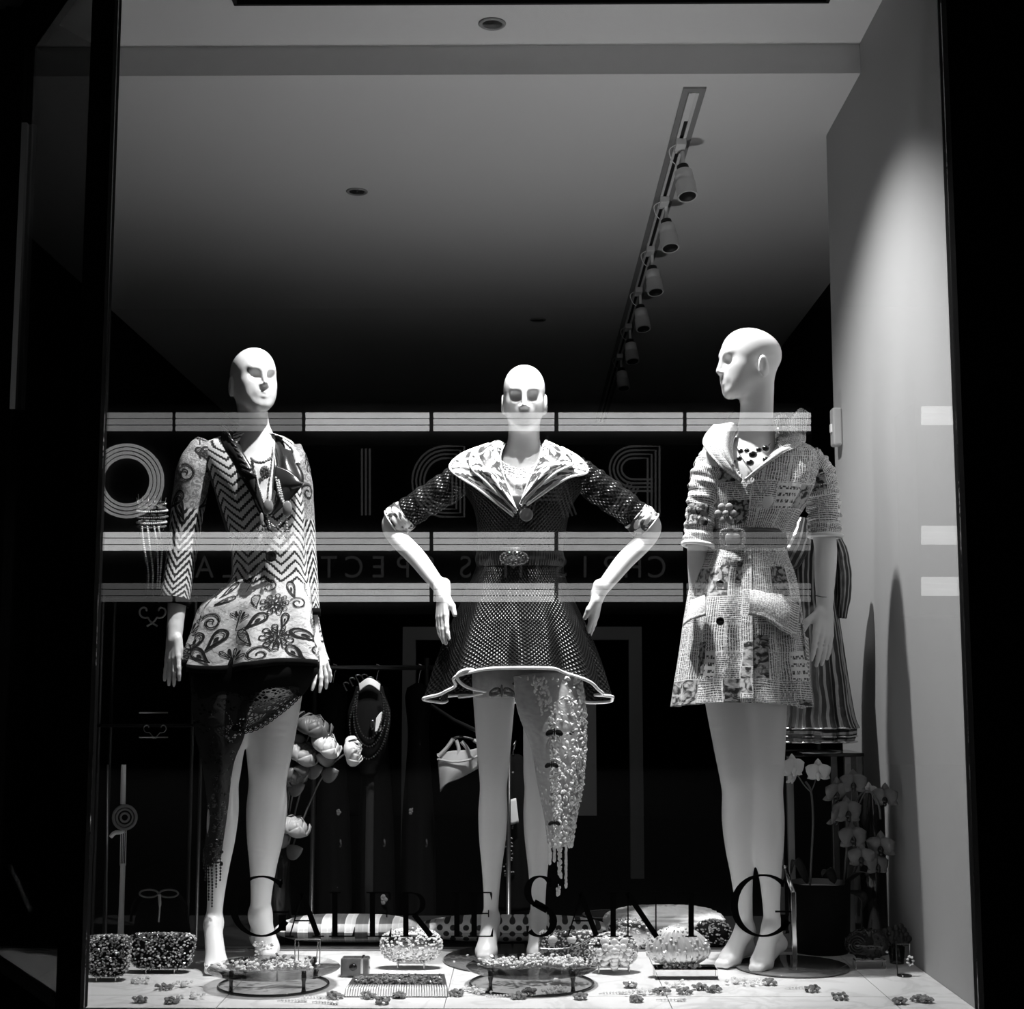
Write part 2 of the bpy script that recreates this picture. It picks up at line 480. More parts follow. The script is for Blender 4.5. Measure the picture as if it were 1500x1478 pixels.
# recessed downlights (unlit)
for px, py, z, lab in ((721, 34, Z_CEIL1, 'round recessed downlight with pale rim in the window ceiling'),
                       (523, 280, Z_CEIL2, 'round grey recessed downlight in the shop ceiling left of the track'),
                       (788, 468, Z_CEIL2, 'dim recessed downlight far back in the shop ceiling')):
    c = ceil_pt(px, py, z)
    t = thing('recessed_downlight', lab, 'downlight', c, 'recessed ceiling downlights')
    mesh_obj('rim', lathe([(.034, -.001), (.036, -.006), (.044, -.007), (.048, -.004), (.048, -.0005)], c, 28), m_rail, t)
    mesh_obj('diffuser', lathe([(.034, -.0045), (.02, -.003), (.001, -.0025)], c, 28), m_steel, t)
# white alarm box on the pier edge
c = at(1222, 626, 5.50)
c[0] = X_R
t = thing('wall_sensor', 'white rectangular sensor box on the edge of the plastered pier', 'sensor', c)
mesh_obj('casing', box(c + (-.035, -.03, -.072), c + (-.001, .03, .072), .006), m_plaster, t, smooth=False)
mesh_obj('button', box(c + (-.041, -.012, -.02), c + (-.034, .012, .012), .002), m_whitemetal, t, smooth=False)

# ------------------------------------------------------------------ the theatre sign across the street (seen mirrored in the pane)
Y_SIGN = 2 * Y_GLASS - 24.0
def mir(px, py):
    p = at(px, py, 24.0)
    return np.array((p[0], Y_SIGN, p[2]))
struct('ground_pavement', box((-14, -20, -0.6), (14, 3.98, -0.5)), m_pavement)
struct('wall_opposite', box((-12, Y_SIGN - 1.6, -0.5), (10, Y_SIGN - 1.4, 7.5)), m_facade)
m_box = plain('marquee_enamel', 0.010, 0.7)
mq = thing('theatre_marquee', 'dark theatre marquee with neon bands and lettering across the street, mirrored in glass', 'marquee', (-1.0, Y_SIGN - 1.0, -0.5))
xa, xb = mir(-60, 700)[0], mir(1190, 700)[0]
mesh_obj('sign_box', box((xa, Y_SIGN - 1.4, mir(700, 900)[2]), (xb + .02, Y_SIGN - .08, mir(700, 590)[2])), m_box, mq, smooth=False)
mesh_obj('side_box', box((mir(1345, 700)[0], Y_SIGN - 1.4, mir(700, 900)[2]), (mir(1440, 700)[0], Y_SIGN - .08, mir(700, 590)[2])), m_box, mq, smooth=False)
segs = [-55, 68, 255, 445, 632, 815, 1003, 1190]
NEON = 3.0
for yc, lv in ((618, (.3, .3, .35, 1, 1, 1, 1)), (793, (1, 1, 1, .75, .8, .7, .25)), (868, (.12, .12, .12, .85, .8, .5, .25))):
    for s in range(len(segs) - 1):
        b = mesh_obj('neon_band', joinl([tube([mir(segs[s] + 3, yc + o), mir(segs[s + 1] - 3, yc + o)], .047, 8) for o in (-9.5, 0, 9.5)]),
                     glow('neon_%d' % int(lv[s] * 100), NEON * lv[s]), mq)
    mesh_obj('neon_band', joinl([tube([mir(1350, yc - 9 + o), mir(1408, yc - 9 + o)], .055, 8) for o in (-9, 0, 9)]), glow('neon_60', NEON * .6), mq)
def offset_path(P, d):
    P = np.asarray(P, float); n = len(P); out = []
    for i in range(n):
        a = P[i] - P[max(i - 1, 0)]; b = P[min(i + 1, n - 1)] - P[i]
        if np.allclose(a, 0): a = b
        if np.allclose(b, 0): b = a
        a = a / np.linalg.norm(a); b = b / np.linalg.norm(b)
        na, nb = np.array((-a[1], a[0])), np.array((-b[1], b[0]))
        m = na + nb; m /= np.linalg.norm(m)
        out.append(P[i] + m * d / max(np.dot(m, na), .4))
    return np.array(out)
def arc(cx, cy, rx_, ry_, a0, a1, n=24):
    return [(cx + rx_ * math.cos(math.radians(a0 + (a1 - a0) * i / n)), cy + ry_ * math.sin(math.radians(a0 + (a1 - a0) * i / n))) for i in range(n + 1)]
# letters drawn in a unit-high cell, x to the reader's right
big = {'R': (.76, [[(.12, 0), (.12, .9), (.38, .9)] + arc(.40, .67, .25, .23, 90, -90, 14)[1:] + [(.13, .44)], [(.40, .44), (.66, 0)]]),
       'A': (.80, [[(.06, 0), (.38, .92), (.70, 0)], [(.18, .32), (.58, .32)]]),
       'D': (.80, [[(.30, .08), (.12, .08), (.12, .9), (.30, .9)] + arc(.30, .49, .38, .41, 90, -90, 18)]),
       'I': (.30, [[(.15, .02), (.15, .95)]]),
       'O': (1.0, [arc(.5, .5, .42, .42, 0, 360, 40)])}
for ch, cx, lv, nl in (('R', 930, .055, 4), ('A', 800, .03, 4), ('D', 642, .05, 4), ('I', 536, .05, 3), ('O', 186, .42, 4)):
    w, strokes = big[ch]; px_h = 105
    sh = []
    for st in strokes:
        for j in range(nl):
            o = (j - (nl - 1) / 2) * .055
            q = offset_path(st, o)
            sh.append(tube([mir(cx + (w / 2 - p[0]) * px_h, 757 - p[1] * px_h) for p in q], .026 if ch == 'O' else .018, 6))
    mesh_obj('neon_letter', joinl(sh), glow('neon_letter_%d' % int(lv * 1000), NEON * lv), mq)
fc = bpy.data.curves.new('spare_text', 'FONT')
fc.extrude = 0.0; fc.size = 1.0
fo = bpy.data.objects.new('spare_text', fc); COL.objects.link(fo)
def text_mesh(s):
    fc.body = s; fc.align_x = 'CENTER'
    bpy.context.view_layer.update()
    me = fo.evaluated_get(bpy.context.evaluated_depsgraph_get()).to_mesh()
    V = np.array([v.co[:] for v in me.vertices]); Fs = [tuple(p.vertices) for p in me.polygons]
    fo.evaluated_get(bpy.context.evaluated_depsgraph_get()).to_mesh_clear()
    return V, Fs
for word, x_start, pitch in (('CHRISTMAS', 962, 35.0), ('SPECTACULAR', 628, 36.5)):
    for i, ch in enumerate(word):
        V, Fs = text_mesh(ch)
        s = 46
        W = np.array([mir(x_start - i * pitch - v[0] * s * .9, 846 - v[1] * s) for v in V])
        mesh_obj('sign_letter', (np.concatenate([W, W + (0, -.03, 0)]), Fs), glow('neon_small', .10), mq, smooth=False)
bpy.data.objects.remove(fo); bpy.data.curves.remove(fc)

# ------------------------------------------------------------------ black serif lettering stuck on the pane: GALERIE SAINT G
Y_V = Y_GLASS - .0095
def vin(x, y): return at(x, y, Y_V)[[0, 2]]
def plate(polys):
    """flat polygons in (x, z) given 1 mm of thickness, just on the outer face of the pane"""
    V, Fs = [], []
    for pl in polys:
        n = len(pl); b = len(V)
        V += [(p[0], Y_V, p[1]) for p in pl] + [(p[0], Y_V + .001, p[1]) for p in pl]
        Fs += [tuple(range(b, b + n)), tuple(range(b + n, b + 2 * n))[::-1]] + [(b + i, b + n + i, b + n + (i + 1) % n, b + (i + 1) % n) for i in range(n)]
    return np.array(V), Fs
def stroke(a, b, w0, w1=None):
    a, b = np.array(a, float), np.array(b, float); d = (b - a) / np.linalg.norm(b - a); n = np.array((-d[1], d[0]))
    w1 = w0 if w1 is None else w1
    return [[a + n * w0 / 2, b + n * w1 / 2, b - n * w1 / 2, a - n * w0 / 2]]
def arcstroke(cx, cy, rx_, ry_, a0, a1, wf, n=28):
    q = []
    for i in range(n):
        t0, t1 = math.radians(a0 + (a1 - a0) * i / n), math.radians(a0 + (a1 - a0) * (i + 1) / n)
        w0, w1 = wf(t0), wf(t1)
        q.append([(cx + (rx_ + w0 / 2) * math.cos(t0), cy + (ry_ + w0 / 2) * math.sin(t0)), (cx + (rx_ + w1 / 2) * math.cos(t1), cy + (ry_ + w1 / 2) * math.sin(t1)),
                  (cx + (rx_ - w1 / 2) * math.cos(t1), cy + (ry_ - w1 / 2) * math.sin(t1)), (cx + (rx_ - w0 / 2) * math.cos(t0), cy + (ry_ - w0 / 2) * math.sin(t0))])
    return q
TH, TN = .12, .030                                         # thick and thin stroke of a unit-high capital
rw = lambda t: TN + (TH - TN) * abs(math.cos(t)) ** 1.5
def serif(x, y, w=.26): return stroke((x - w / 2, y + (.015 if y < .5 else -.015)), (x + w / 2, y + (.015 if y < .5 else -.015)), .03)
glyphs = {
    'G': arcstroke(.50, .5, .46, .485, 45, 330, rw) + stroke((.84, .10), (.84, .36), TH) + serif(.82, .36 + .03, .26) + stroke((.80, .80), (.84, .95), .05, .01),
    'A': stroke((.10, .03), (.38, .97), TN) + stroke((.36, 1.0), (.72, .03), TH) + stroke((.20, .36), (.60, .36), TN) + serif(.09, 0, .2) + serif(.73, 0, .26),
    'L': stroke((.16, .02), (.16, .98), TH) + serif(.16, 0) + serif(.16, 1) + stroke((.16, .015), (.60, .015), TN) + stroke((.57, .02), (.60, .22), .06, .01),
    'E': stroke((.16, .02), (.16, .98), TH) + stroke((.03, .015), (.58, .015), TN) + stroke((.03, .985), (.55, .985), TN) + stroke((.16, .52), (.48, .52), TN) + stroke((.55, .02), (.58, .20), .06, .01) + stroke((.535, .97), (.55, .82), .06, .01) + stroke((.48, .60), (.48, .44), .025),
    'R': stroke((.16, .02), (.16, .98), TH) + serif(.16, 0) + arcstroke(.30, .74, .24, .235, 90, -90, rw, 14) + stroke((.05, .982), (.31, .982), TN) + stroke((.16, .505), (.31, .505), TN) + stroke((.34, .50), (.72, .02), TH) + serif(.74, 0, .16),
    'I': stroke((.14, .02), (.14, .98), TH) + serif(.14, 0) + serif(.14, 1),
    'S': arcstroke(.30, .745, .20, .24, 40, 270, rw, 18) + arcstroke(.30, .255, .22, .24, 90, -140, rw, 18) + stroke((.20, .56), (.42, .44), TH) + stroke((.46, .82), (.47, .98), .05, .01) + stroke((.10, .18), (.09, .02), .05, .01),
    'N': stroke((.12, .02), (.12, .96), TN) + stroke((.10, .98), (.76, .0), TH) + stroke((.74, .02), (.74, .98), TN) + serif(.12, 0, .2) + serif(.08, 1, .16) + serif(.74, 1, .2),
    'T': stroke((.34, .02), (.34, .98), TH) + serif(.34, 0) + stroke((.02, .982), (.66, .982), TN) + stroke((.03, .97), (.02, .80), .05, .01) + stroke((.65, .97), (.66, .80), .05, .01)}
BASE = 1372.5
sign = thing('window_lettering', 'thin black serif lettering stuck low on the shop window pane', 'lettering', at(720, BASE, Y_V))
for ch, x0, h in (('G', 338, 90), ('A', 418, 66), ('L', 480, 66), ('E', 535, 66), ('R', 584, 66), ('I', 660, 66), ('E', 684, 66),
                  ('S', 764, 90), ('A', 826, 66), ('I', 889, 66), ('N', 912, 66), ('T', 990, 66), ('G', 1072, 92)):
    polys = [[vin(x0 + p[0] * h, BASE - p[1] * h) for p in pl] for pl in glyphs[ch]]
    mesh_obj('letter', plate(polys), m_vinyl, sign, smooth=False)

# ------------------------------------------------------------------ mannequin bodies: one continuous skin from blended solids
def unit(v): v = np.asarray(v, float); return v / (np.linalg.norm(v) + 1e-12)
class Volume:
    def __init__(s, lo, hi, vs):
        s.lo = np.asarray(lo, float); s.vs = vs
        s.n = np.ceil((np.asarray(hi) - s.lo) / vs).astype(int) + 1
        s.D = np.full(s.n, 0.08, np.float32)
    def region(s, lo, hi):
        a = np.maximum(((np.asarray(lo) - s.lo) / s.vs).astype(int), 0)
        b = np.minimum(((np.asarray(hi) - s.lo) / s.vs).astype(int) + 2, s.n)
        ax = [s.lo[i] + np.arange(a[i], b[i]) * s.vs for i in range(3)]
        X, Y, Z = np.meshgrid(*[q.astype(np.float32) for q in ax], indexing='ij')
        return tuple(slice(a[i], b[i]) for i in range(3)), X, Y, Z
    def put(s, sl, d, k, sub=False):
        A = s.D[sl]
        if sub:
            d = -d
            h = np.maximum(k - np.abs(A - d), 0) / k
            s.D[sl] = np.maximum(A, d) + h * h * k * .25
        else:
            h = np.maximum(k - np.abs(A - d), 0) / k
            s.D[sl] = np.minimum(A, d) - h * h * k * .25
    def cone(s, a, b, ra, rb, k=.02, sub=False):
        a, b = np.asarray(a, float), np.asarray(b, float); m = max(ra, rb) + k + .012
        sl, X, Y, Z = s.region(np.minimum(a, b) - m, np.maximum(a, b) + m)
        ba = b - a; L = max(float(ba @ ba), 1e-9)
        t = np.clip(((X - a[0]) * ba[0] + (Y - a[1]) * ba[1] + (Z - a[2]) * ba[2]) / L, 0, 1)
        d = np.sqrt((X - a[0] - t * ba[0]) ** 2 + (Y - a[1] - t * ba[1]) ** 2 + (Z - a[2] - t * ba[2]) ** 2) - (ra + (rb - ra) * t)
        s.put(sl, d, k, sub)
    def ell(s, c, r, R=None, k=.02, sub=False):
        """ellipsoid; rows of R are its axes"""
        c, r = np.asarray(c, float), np.asarray(r, float); m = r.max() + k + .012
        sl, X, Y, Z = s.region(c - m, c + m)
        X, Y, Z = X - c[0], Y - c[1], Z - c[2]
        if R is not None: X, Y, Z = [R[i][0] * X + R[i][1] * Y + R[i][2] * Z for i in range(3)]
        k0 = np.sqrt((X / r[0]) ** 2 + (Y / r[1]) ** 2 + (Z / r[2]) ** 2)
        k1 = np.sqrt((X / r[0] ** 2) ** 2 + (Y / r[1] ** 2) ** 2 + (Z / r[2] ** 2) ** 2) + 1e-6
        s.put(sl, k0 * (k0 - 1) / k1, k, sub)
    def chain(s, P, r, k=.02, sub=8):
        """one tapering limb through the points P: spline of cones, blended as a whole"""
        P = np.asarray(P, float); r = np.asarray(r, float); n = (len(P) - 1) * sub + 1
        Q = crom(P, np.linspace(0, 1, n)); q = crom(r, np.linspace(0, 1, n)); m = q.max() + k + .012
        sl, X, Y, Z = s.region(Q.min(0) - m, Q.max(0) + m)
        D = np.full(X.shape, .08, np.float32)
        for i in range(n - 1):
            a, b = Q[i], Q[i + 1]; mm = max(q[i], q[i + 1]) + k + .012
            lo = np.maximum(((np.minimum(a, b) - mm - s.lo) / s.vs).astype(int) - [c.start for c in sl], 0)
            hi = np.minimum(((np.maximum(a, b) + mm - s.lo) / s.vs).astype(int) + 2 - [c.start for c in sl], X.shape)
            w = tuple(slice(lo[c], hi[c]) for c in range(3))
            ba = b - a; L = max(float(ba @ ba), 1e-9); x, y, z = X[w] - a[0], Y[w] - a[1], Z[w] - a[2]
            t = np.clip((x * ba[0] + y * ba[1] + z * ba[2]) / L, 0, 1)
            d = np.sqrt((x - t * ba[0]) ** 2 + (y - t * ba[1]) ** 2 + (z - t * ba[2]) ** 2) - (q[i] + (q[i + 1] - q[i]) * t)
            D[w] = np.minimum(D[w], d)
        s.put(sl, D, k)
    def mesh(s, iters=3):
        D = s.D; I = D < 0
        c = I[:-1, :-1, :-1].astype(np.int8)
        for dx in (0, 1):
            for dy in (0, 1):
                for dz in (0, 1):
                    if dx + dy + dz: c = c + I[dx:D.shape[0] - 1 + dx, dy:D.shape[1] - 1 + dy, dz:D.shape[2] - 1 + dz]
        act = (c > 0) & (c < 8)
        idx = np.argwhere(act)
        num = np.full(act.shape, -1, np.int32); num[act] = np.arange(len(idx))
        acc = np.zeros((len(idx), 3)); cnt = np.zeros(len(idx))
        i, j, k = idx.T
        for ax in range(3):
            o1, o2 = [q for q in range(3) if q != ax]
            for p in (0, 1):
                for q in (0, 1):
                    off = [0, 0, 0]; off[o1] = p; off[o2] = q
                    of2 = list(off); of2[ax] = 1
                    d0 = D[i + off[0], j + off[1], k + off[2]]; d1 = D[i + of2[0], j + of2[1], k + of2[2]]
                    m = (d0 < 0) != (d1 < 0)
                    t = np.where(m, d0 / np.where(m, d0 - d1, 1), 0)
                    P = np.zeros((len(idx), 3)); P[:, o1] = p; P[:, o2] = q; P[:, ax] = t
                    acc[m] += P[m]; cnt[m] += 1
        V = s.lo + (idx + acc / cnt[:, None]) * s.vs
        quads = []
        for ax in range(3):
            o1, o2 = (ax + 1) % 3, (ax + 2) % 3
            sa = [slice(None)] * 3; sb = [slice(None)] * 3
            sa[ax] = slice(0, -1); sb[ax] = slice(1, None)
            A, B = I[tuple(sa)], I[tuple(sb)]
            for flip, M in ((False, A & ~B), (True, ~A & B)):
                e = np.argwhere(M)
                e = e[(e[:, o1] > 0) & (e[:, o2] > 0) & (e[:, o1] < D.shape[o1] - 1) & (e[:, o2] < D.shape[o2] - 1)]
                q = []
                for p1, p2 in ((-1, -1), (0, -1), (0, 0), (-1, 0)):
                    f = e.copy(); f[:, o1] += p1; f[:, o2] += p2
                    q.append(num[f[:, 0], f[:, 1], f[:, 2]])
                q = np.stack(q if not flip else q[::-1], 1)
                quads.append(q)
        Q = np.concatenate(quads); Q = Q[(Q >= 0).all(1)]
        E = np.concatenate([Q[:, [0, 1]], Q[:, [1, 2]], Q[:, [2, 3]], Q[:, [3, 0]]])
        deg = np.bincount(E[:, 0], minlength=len(V)).astype(float) + 1e-9
        for it in range(iters):
            for lam in (.5, -.52):
                S = np.stack([np.bincount(E[:, 0], weights=V[E[:, 1], a], minlength=len(V)) for a in range(3)], 1) / deg[:, None]
                V = V + lam * (S - V)
        return V, Q
def head(vol, c, yaw, pitch=0.0, roll=0.0, s=1.0):
    """c is the middle of the skull at ear height; yaw 0 looks at the street, + to the viewer's right"""
    fy = np.array((math.sin(yaw), -math.cos(yaw), 0)); fx = np.array((math.cos(yaw), math.sin(yaw), 0)); fz = np.array((0, 0, 1.0))
    f, z = fy * math.cos(pitch) + fz * math.sin(pitch), fz * math.cos(pitch) - fy * math.sin(pitch)
    x, z = fx * math.cos(roll) + z * math.sin(roll), z * math.cos(roll) - fx * math.sin(roll)
    R = np.array((x, f, z))
    W = lambda p: np.asarray(c) + s * (p[0] * x + p[1] * f + p[2] * z)
    e = lambda p, r, k=.02, sub=False: vol.ell(W(p), np.array(r) * s, R, k * s, sub)
    co = lambda p, q, a, b, k=.02, sub=False: vol.cone(W(p), W(q), a * s, b * s, k * s, sub)
    e((0, -.016, .036), (.0660, .090, .076))
    e((0, .012, .046), (.0600, .070, .064), .03)
    e((0, .022, .000), (.0590, .066, .068), .03)
    e((0, .028, -.042), (.0490, .052, .058), .03)
    for q in (-1, 1):
        co((q * .046, -.004, -.030), (q * .016, .056, -.084), .015, .014, .03)
        e((q * .034, .046, -.022), (.019, .022, .022), .03)
    for q in (-1, 1): e((q * .026, .046, -.058), (.022, .022, .026), .03)
    co((-.007, .062, -.090), (.007, .062, -.090), .016, .016, .022)
    co((-.034, .076, .030), (.034, .076, .030), .007, .007, .02)
    for q in (-1, 1):
        e((q * .031, .101, .001), (.0265, .030, .0215), .007, True)
    co((0, .086, .020), (0, .1015, -.026), .0060, .0075, .012)
    for q in (-1, 1): e((q * .0085, .0905, -.030), (.0068, .009, .006), .006)
    e((0, .076, -.050), (.022, .010, .020), .02)
    for q in (-1, 1): co((q * .019, .0760, -.0580), (q * .002, .0865, -.0545), .0035, .0062, .004)
    co((-.013, .0790, -.0655), (.013, .0790, -.0655), .0055, .0055, .004); e((0, .0825, -.0665), (.013, .0080, .0068), .004)
    for q in (-1, 1):
        Re = np.array((unit(x + q * f * -.35), unit(f + q * x * .35), z))
        vol.ell(W((q * .0710, -.018, -.016)), np.array((.0085, .020, .034)) * s, Re, .006 * s)
        vol.ell(W((q * .0805, -.012, -.012)), np.array((.0045, .010, .020)) * s, Re, .006 * s, True)
    return W
def hand(vol, w, d, side, curl=.5, spread=.12, s=1.0, thumb_out=.5, palm=None):
    """w wrist, d finger direction, side = direction of the thumb, curl bends the fingers to the palm"""
    w, d = np.asarray(w, float), unit(d); side = unit(np.asarray(side, float) - d * np.dot(side, d))
    n = np.cross(d, side) if palm is None else unit(np.asarray(palm) - d * np.dot(palm, d))
    rot_ = lambda a: d * math.cos(a) + n * math.sin(a)
    vol.cone(w - d * .03 * s, w + d * .02 * s, .021 * s, .020 * s, .015)
    ln = ((.040, .024, .020), (.044, .027, .022), (.041, .025, .021), (.032, .019, .018))
    for i in range(4):
        o = (1.5 - i) * .0185 * s
        kn = w + d * (.088 - .004 * abs(i - 1.2)) * s + side * o + n * (.002 * abs(i - 1.5)) * s
        vol.cone(w + d * .015 * s + side * o * .65, kn, .0135 * s, .0105 * s, .010 * s)
        p = kn; ang = curl * (.35 + .06 * i); sp = (1.5 - i) * spread
        for j, L in enumerate(ln[i]):
            q = p + (rot_(ang) + side * sp * math.cos(ang)) * L * s
            vol.cone(p, q, (.0098 - .0009 * j) * s, (.0090 - .0011 * (j + 1)) * s, .003)
            p = q; ang += curl * .45
    b = w + d * .022 * s + side * .020 * s
    m = b + (d * .75 + side * thumb_out + n * .35) * .042 * s
    t = m + (d * .95 + side * thumb_out * .35 + n * .30) * .032 * s
    vol.cone(b, m, .0145 * s, .0108 * s, .010 * s); vol.cone(m, t, .0104 * s, .0078 * s, .004)
def leg(vol, hip, knee, ankle, ball, toe, heel, s=1.0):
    hip, knee, ankle, ball, toe, heel = [np.asarray(q, float) for q in (hip, knee, ankle, ball, toe, heel)]
    th = lambda t: hip + (knee - hip) * t
    sh = lambda t: knee + (ankle - knee) * t
    cf = np.array((0, .012, 0))
    vol.chain([hip, th(.35), th(.7), th(.9), knee, sh(.10), sh(.27) + cf, sh(.45) + cf, sh(.65) + cf * .4, sh(.85), ankle],
              np.array([.080, .074, .062, .054, .050, .0465, .0505, .0460, .0345, .0265, .0250]) * s, .03, 5)
    vol.cone(ankle, heel, .025 * s, .022 * s, .02); vol.cone(heel, ball, .022 * s, .024 * s, .02)
    vol.cone(ankle, ball, .025 * s, .026 * s, .02)
    f = unit(toe - ball); sd = unit(np.cross(f, (0, 0, 1.0)))
    for q in (-1, 1):
        vol.cone(ball + sd * q * .014, toe + sd * q * .011, .0185, .0135, .012)
        vol.cone(ankle + f * .02, ball + sd * q * .012, .020, .019, .015)
def torso(vol, pelvis, waist, chest, neck, sl, sr, hl, hr, yaw, slim=1.0):
    x = np.array((math.cos(yaw), math.sin(yaw), 0)); f = np.array((math.sin(yaw), -math.cos(yaw), 0)); z = np.array((0, 0, 1.0))
    R = np.array((x, f, z)); pelvis, waist, chest, neck, sl, sr = [np.asarray(q, float) for q in (pelvis, waist, chest, neck, sl, sr)]
    s = slim
    vol.ell(pelvis, (.135 * s, .088 * s, .11), R, .04)
    vol.ell((pelvis + waist) / 2, (.112 * s, .080 * s, .12), R, .05)
    vol.ell(waist, (.092 * s, .070 * s, .10), R, .05)
    vol.ell(chest, (.120 * s, .083 * s, .13), R, .05)
    for q in (-1, 1): vol.ell(chest + f * .062 * s + x * q * .054 * s, (.044 * s, .042 * s, .046), R, .03)
    up = (sl + sr) / 2
    vol.ell(chest * .35 + up * .65 + np.array((0, 0, -.02)), (.130 * s, .066 * s, .075), R, .05)
    lo = np.array((0, 0, -.014)); vol.cone(sl + lo, neck + lo, .028, .036, .05); vol.cone(sr + lo, neck + lo, .028, .036, .05)
m_skin = plain('matte_mannequin_white', 0.80, 0.42, coat=0.15)
BODY_VS = 0.0036
# ------------------------------------------------------------------ mannequin in the printed jacket
YL = 4.66
man_l = thing('mannequin', 'bald white mannequin in a chevron and paisley print jacket over black lace skirt', 'mannequin', (fl(350, 1420)[0], 4.62, 0))
vol = Volume((-1.17, 4.36, -.005), (-.52, 4.93, 1.95), BODY_VS)
sl, sr = at(296, 668, YL + .01), at(433, 676, YL + .02)
nk = at(372, 640, YL + .02)
torso(vol, at(372, 945, YL), at(392, 838, YL), at(383, 742, YL), nk, sl, sr, None, None, .22, .80)
hl = at(371, 561, YL - .01)
W = head(vol, hl, math.radians(33), math.radians(5), 0, .98)
vol.cone(W((0, -.022, -.045)), at(376, 655, YL + .025), .047, .050, .03)
vol.cone(at(376, 655, YL + .025), at(374, 690, YL + .01), .050, .07, .04)
el, wl = at(266, 800, YL + .02), at(255, 940, YL - .05)
vol.chain([sl, sl * .5 + el * .5, el, el * .5 + wl * .5, wl], [.034, .035, .033, .031, .021], .02)
hand(vol, wl + (0, 0, 0.02), at(250, 1020, YL - .11) - wl, (.75, -.6, 0), .55, .10, .92, .35, (-.2, .9, .1))
er, wr = at(444, 800, YL + .05), at(459, 945, YL + .02)
vol.chain([sr, sr * .5 + er * .5, er, er * .5 + wr * .5, wr], [.032, .034, .030, .027, .020], .02)
hand(vol, wr + (0, 0, .01), at(486, 1020, YL + .0) - wr, (-.6, -.75, 0), .40, .22, .90, .7, (-.8, .3, 0))
foot_l = fl(313, 1428)
leg(vol, at(338, 960, YL), at(330, 1130, YL - .06), at(313, 1352, YL - .05), (foot_l[0], 4.525, .024), (foot_l[0] - .002, 4.478, .016), at(313, 1395, YL + .01), .95)
foot_r = fl(388, 1404)
leg(vol, at(402, 960, YL + .03), at(393, 1128, YL + .03), at(381, 1340, YL + .15), (foot_r[0], 4.80, .024), (foot_r[0] + .015, 4.745, .016), at(380, 1372, YL + .21), 1.27)
mesh_obj('body', vol.mesh(), m_skin, man_l)

# ------------------------------------------------------------------ mannequin in the netted dress
YM = 4.78
man_m = thing('mannequin', 'bald white mannequin with hands on hips in a black netted dress with printed collar', 'mannequin', (fl(755, 1410)[0], 4.74, 0))
vol = Volume((-.52, 4.52, -.005), (.47, 4.99, 1.93), BODY_VS)
sl, sr = at(680, 696, YM), at(855, 696, YM)
torso(vol, at(764, 925, YM), at(763, 815, YM), at(766, 745, YM), at(767, 662, YM + .02), sl, sr, None, None, 0, .95)
hm = at(768, 585, YM - .02)
W = head(vol, hm, 0, math.radians(-7), 0, .97)
vol.cone(W((0, -.022, -.04)), at(767, 672, YM + .02), .052, .053, .03)
vol.cone(at(767, 672, YM + .02), at(767, 715, YM), .053, .07, .04)
el, wl = at(574, 768, YM + .06), at(650, 868, YM - .05)
vol.chain([sl, sl * .5 + el * .5, el, el * .45 + wl * .55, wl], [.034, .038, .034, .030, .021], .02)
hand(vol, wl, at(643, 945, YM - .09) - wl, (.5, -.8, 0), .30, .03, .95, .55, (.8, .6, 0))
er, wr = at(954, 772, YM + .06), at(876, 870, YM - .02)
vol.chain([sr, sr * .5 + er * .5, er, er * .45 + wr * .55, wr], [.034, .038, .034, .030, .021], .02)
hand(vol, wr, at(866, 940, YM + .02) - wr, (-.3, -.9, 0), .30, .03, .95, .45, (-.8, .6, 0))
for px, hx in ((712, 724), (788, 803)):
    b = fl(px, 1408)
    a = at(719 if px < 750 else 788, 1346, YM + .03)
    leg(vol, at(hx, 950, YM), at(723 if px < 750 else 788, 1135, YM + .0), a, (b[0], 4.735, .026), (b[0] - .004, 4.690, .018), a + (0.004, .035, -.05), .93)
mesh_obj('body', vol.mesh(), m_skin, man_m)

# ------------------------------------------------------------------ mannequin in the newspaper dress
YR = 4.62
man_r = thing('mannequin', 'bald white mannequin in profile wearing a belted newspaper print dress', 'mannequin', (fl(1105, 1420)[0], 4.60, 0))
vol = Volume((.44, 4.36, -.005), (1.08, 4.88, 2.0), BODY_VS)
sl, sr = at(1042, 672, YR - .04), at(1190, 682, YR + .04)
torso(vol, at(1088, 930, YR), at(1092, 800, YR), at(1104, 735, YR), at(1102, 655, YR + .03), sl, sr, None, None, -.45, .95)
hr = at(1097, 535, YR - .01)
W = head(vol, hr, math.radians(-76), math.radians(1), 0, 1.03)
vol.cone(W((0, -.030, -.035)), at(1107, 640, YR + .03), .052, .053, .03)
vol.cone(at(1107, 640, YR + .03), at(1100, 690, YR), .053, .07, .04)
el, wl = at(1022, 800, YR - .02), at(1022, 885, YR + .0)
vol.chain([sl, sl * .5 + el * .5, el, wl], [.033, .036, .033, .024], .02)
hand(vol, wl, at(1045, 960, YR - .02) - wl, (.8, -.5, 0), .3, .02, .9, .2, (.5, .8, 0))
er, wr = at(1209, 800, YR + .07), at(1208, 890, YR + .03)
vol.chain([sr, sr * .5 + er * .5, er, er * .5 + wr * .5, wr], [.035, .037, .036, .033, .023], .02)
hand(vol, wr, at(1205, 985, YR - .02) - wr, (-.85, -.5, 0), .22, .02, 1.06, .75, (-.5, .85, 0))
fa, fb = fl(1064, 1420), fl(1108, 1427)
leg(vol, at(1060, 960, YR + .02), at(1078, 1140, YR - .02), at(1092, 1362, YR + .03), (fa[0] + .02, fa[1] + .05, .025), (fa[0] - .010, fa[1] + .005, .016), at(1094, 1388, YR + .09), .98)
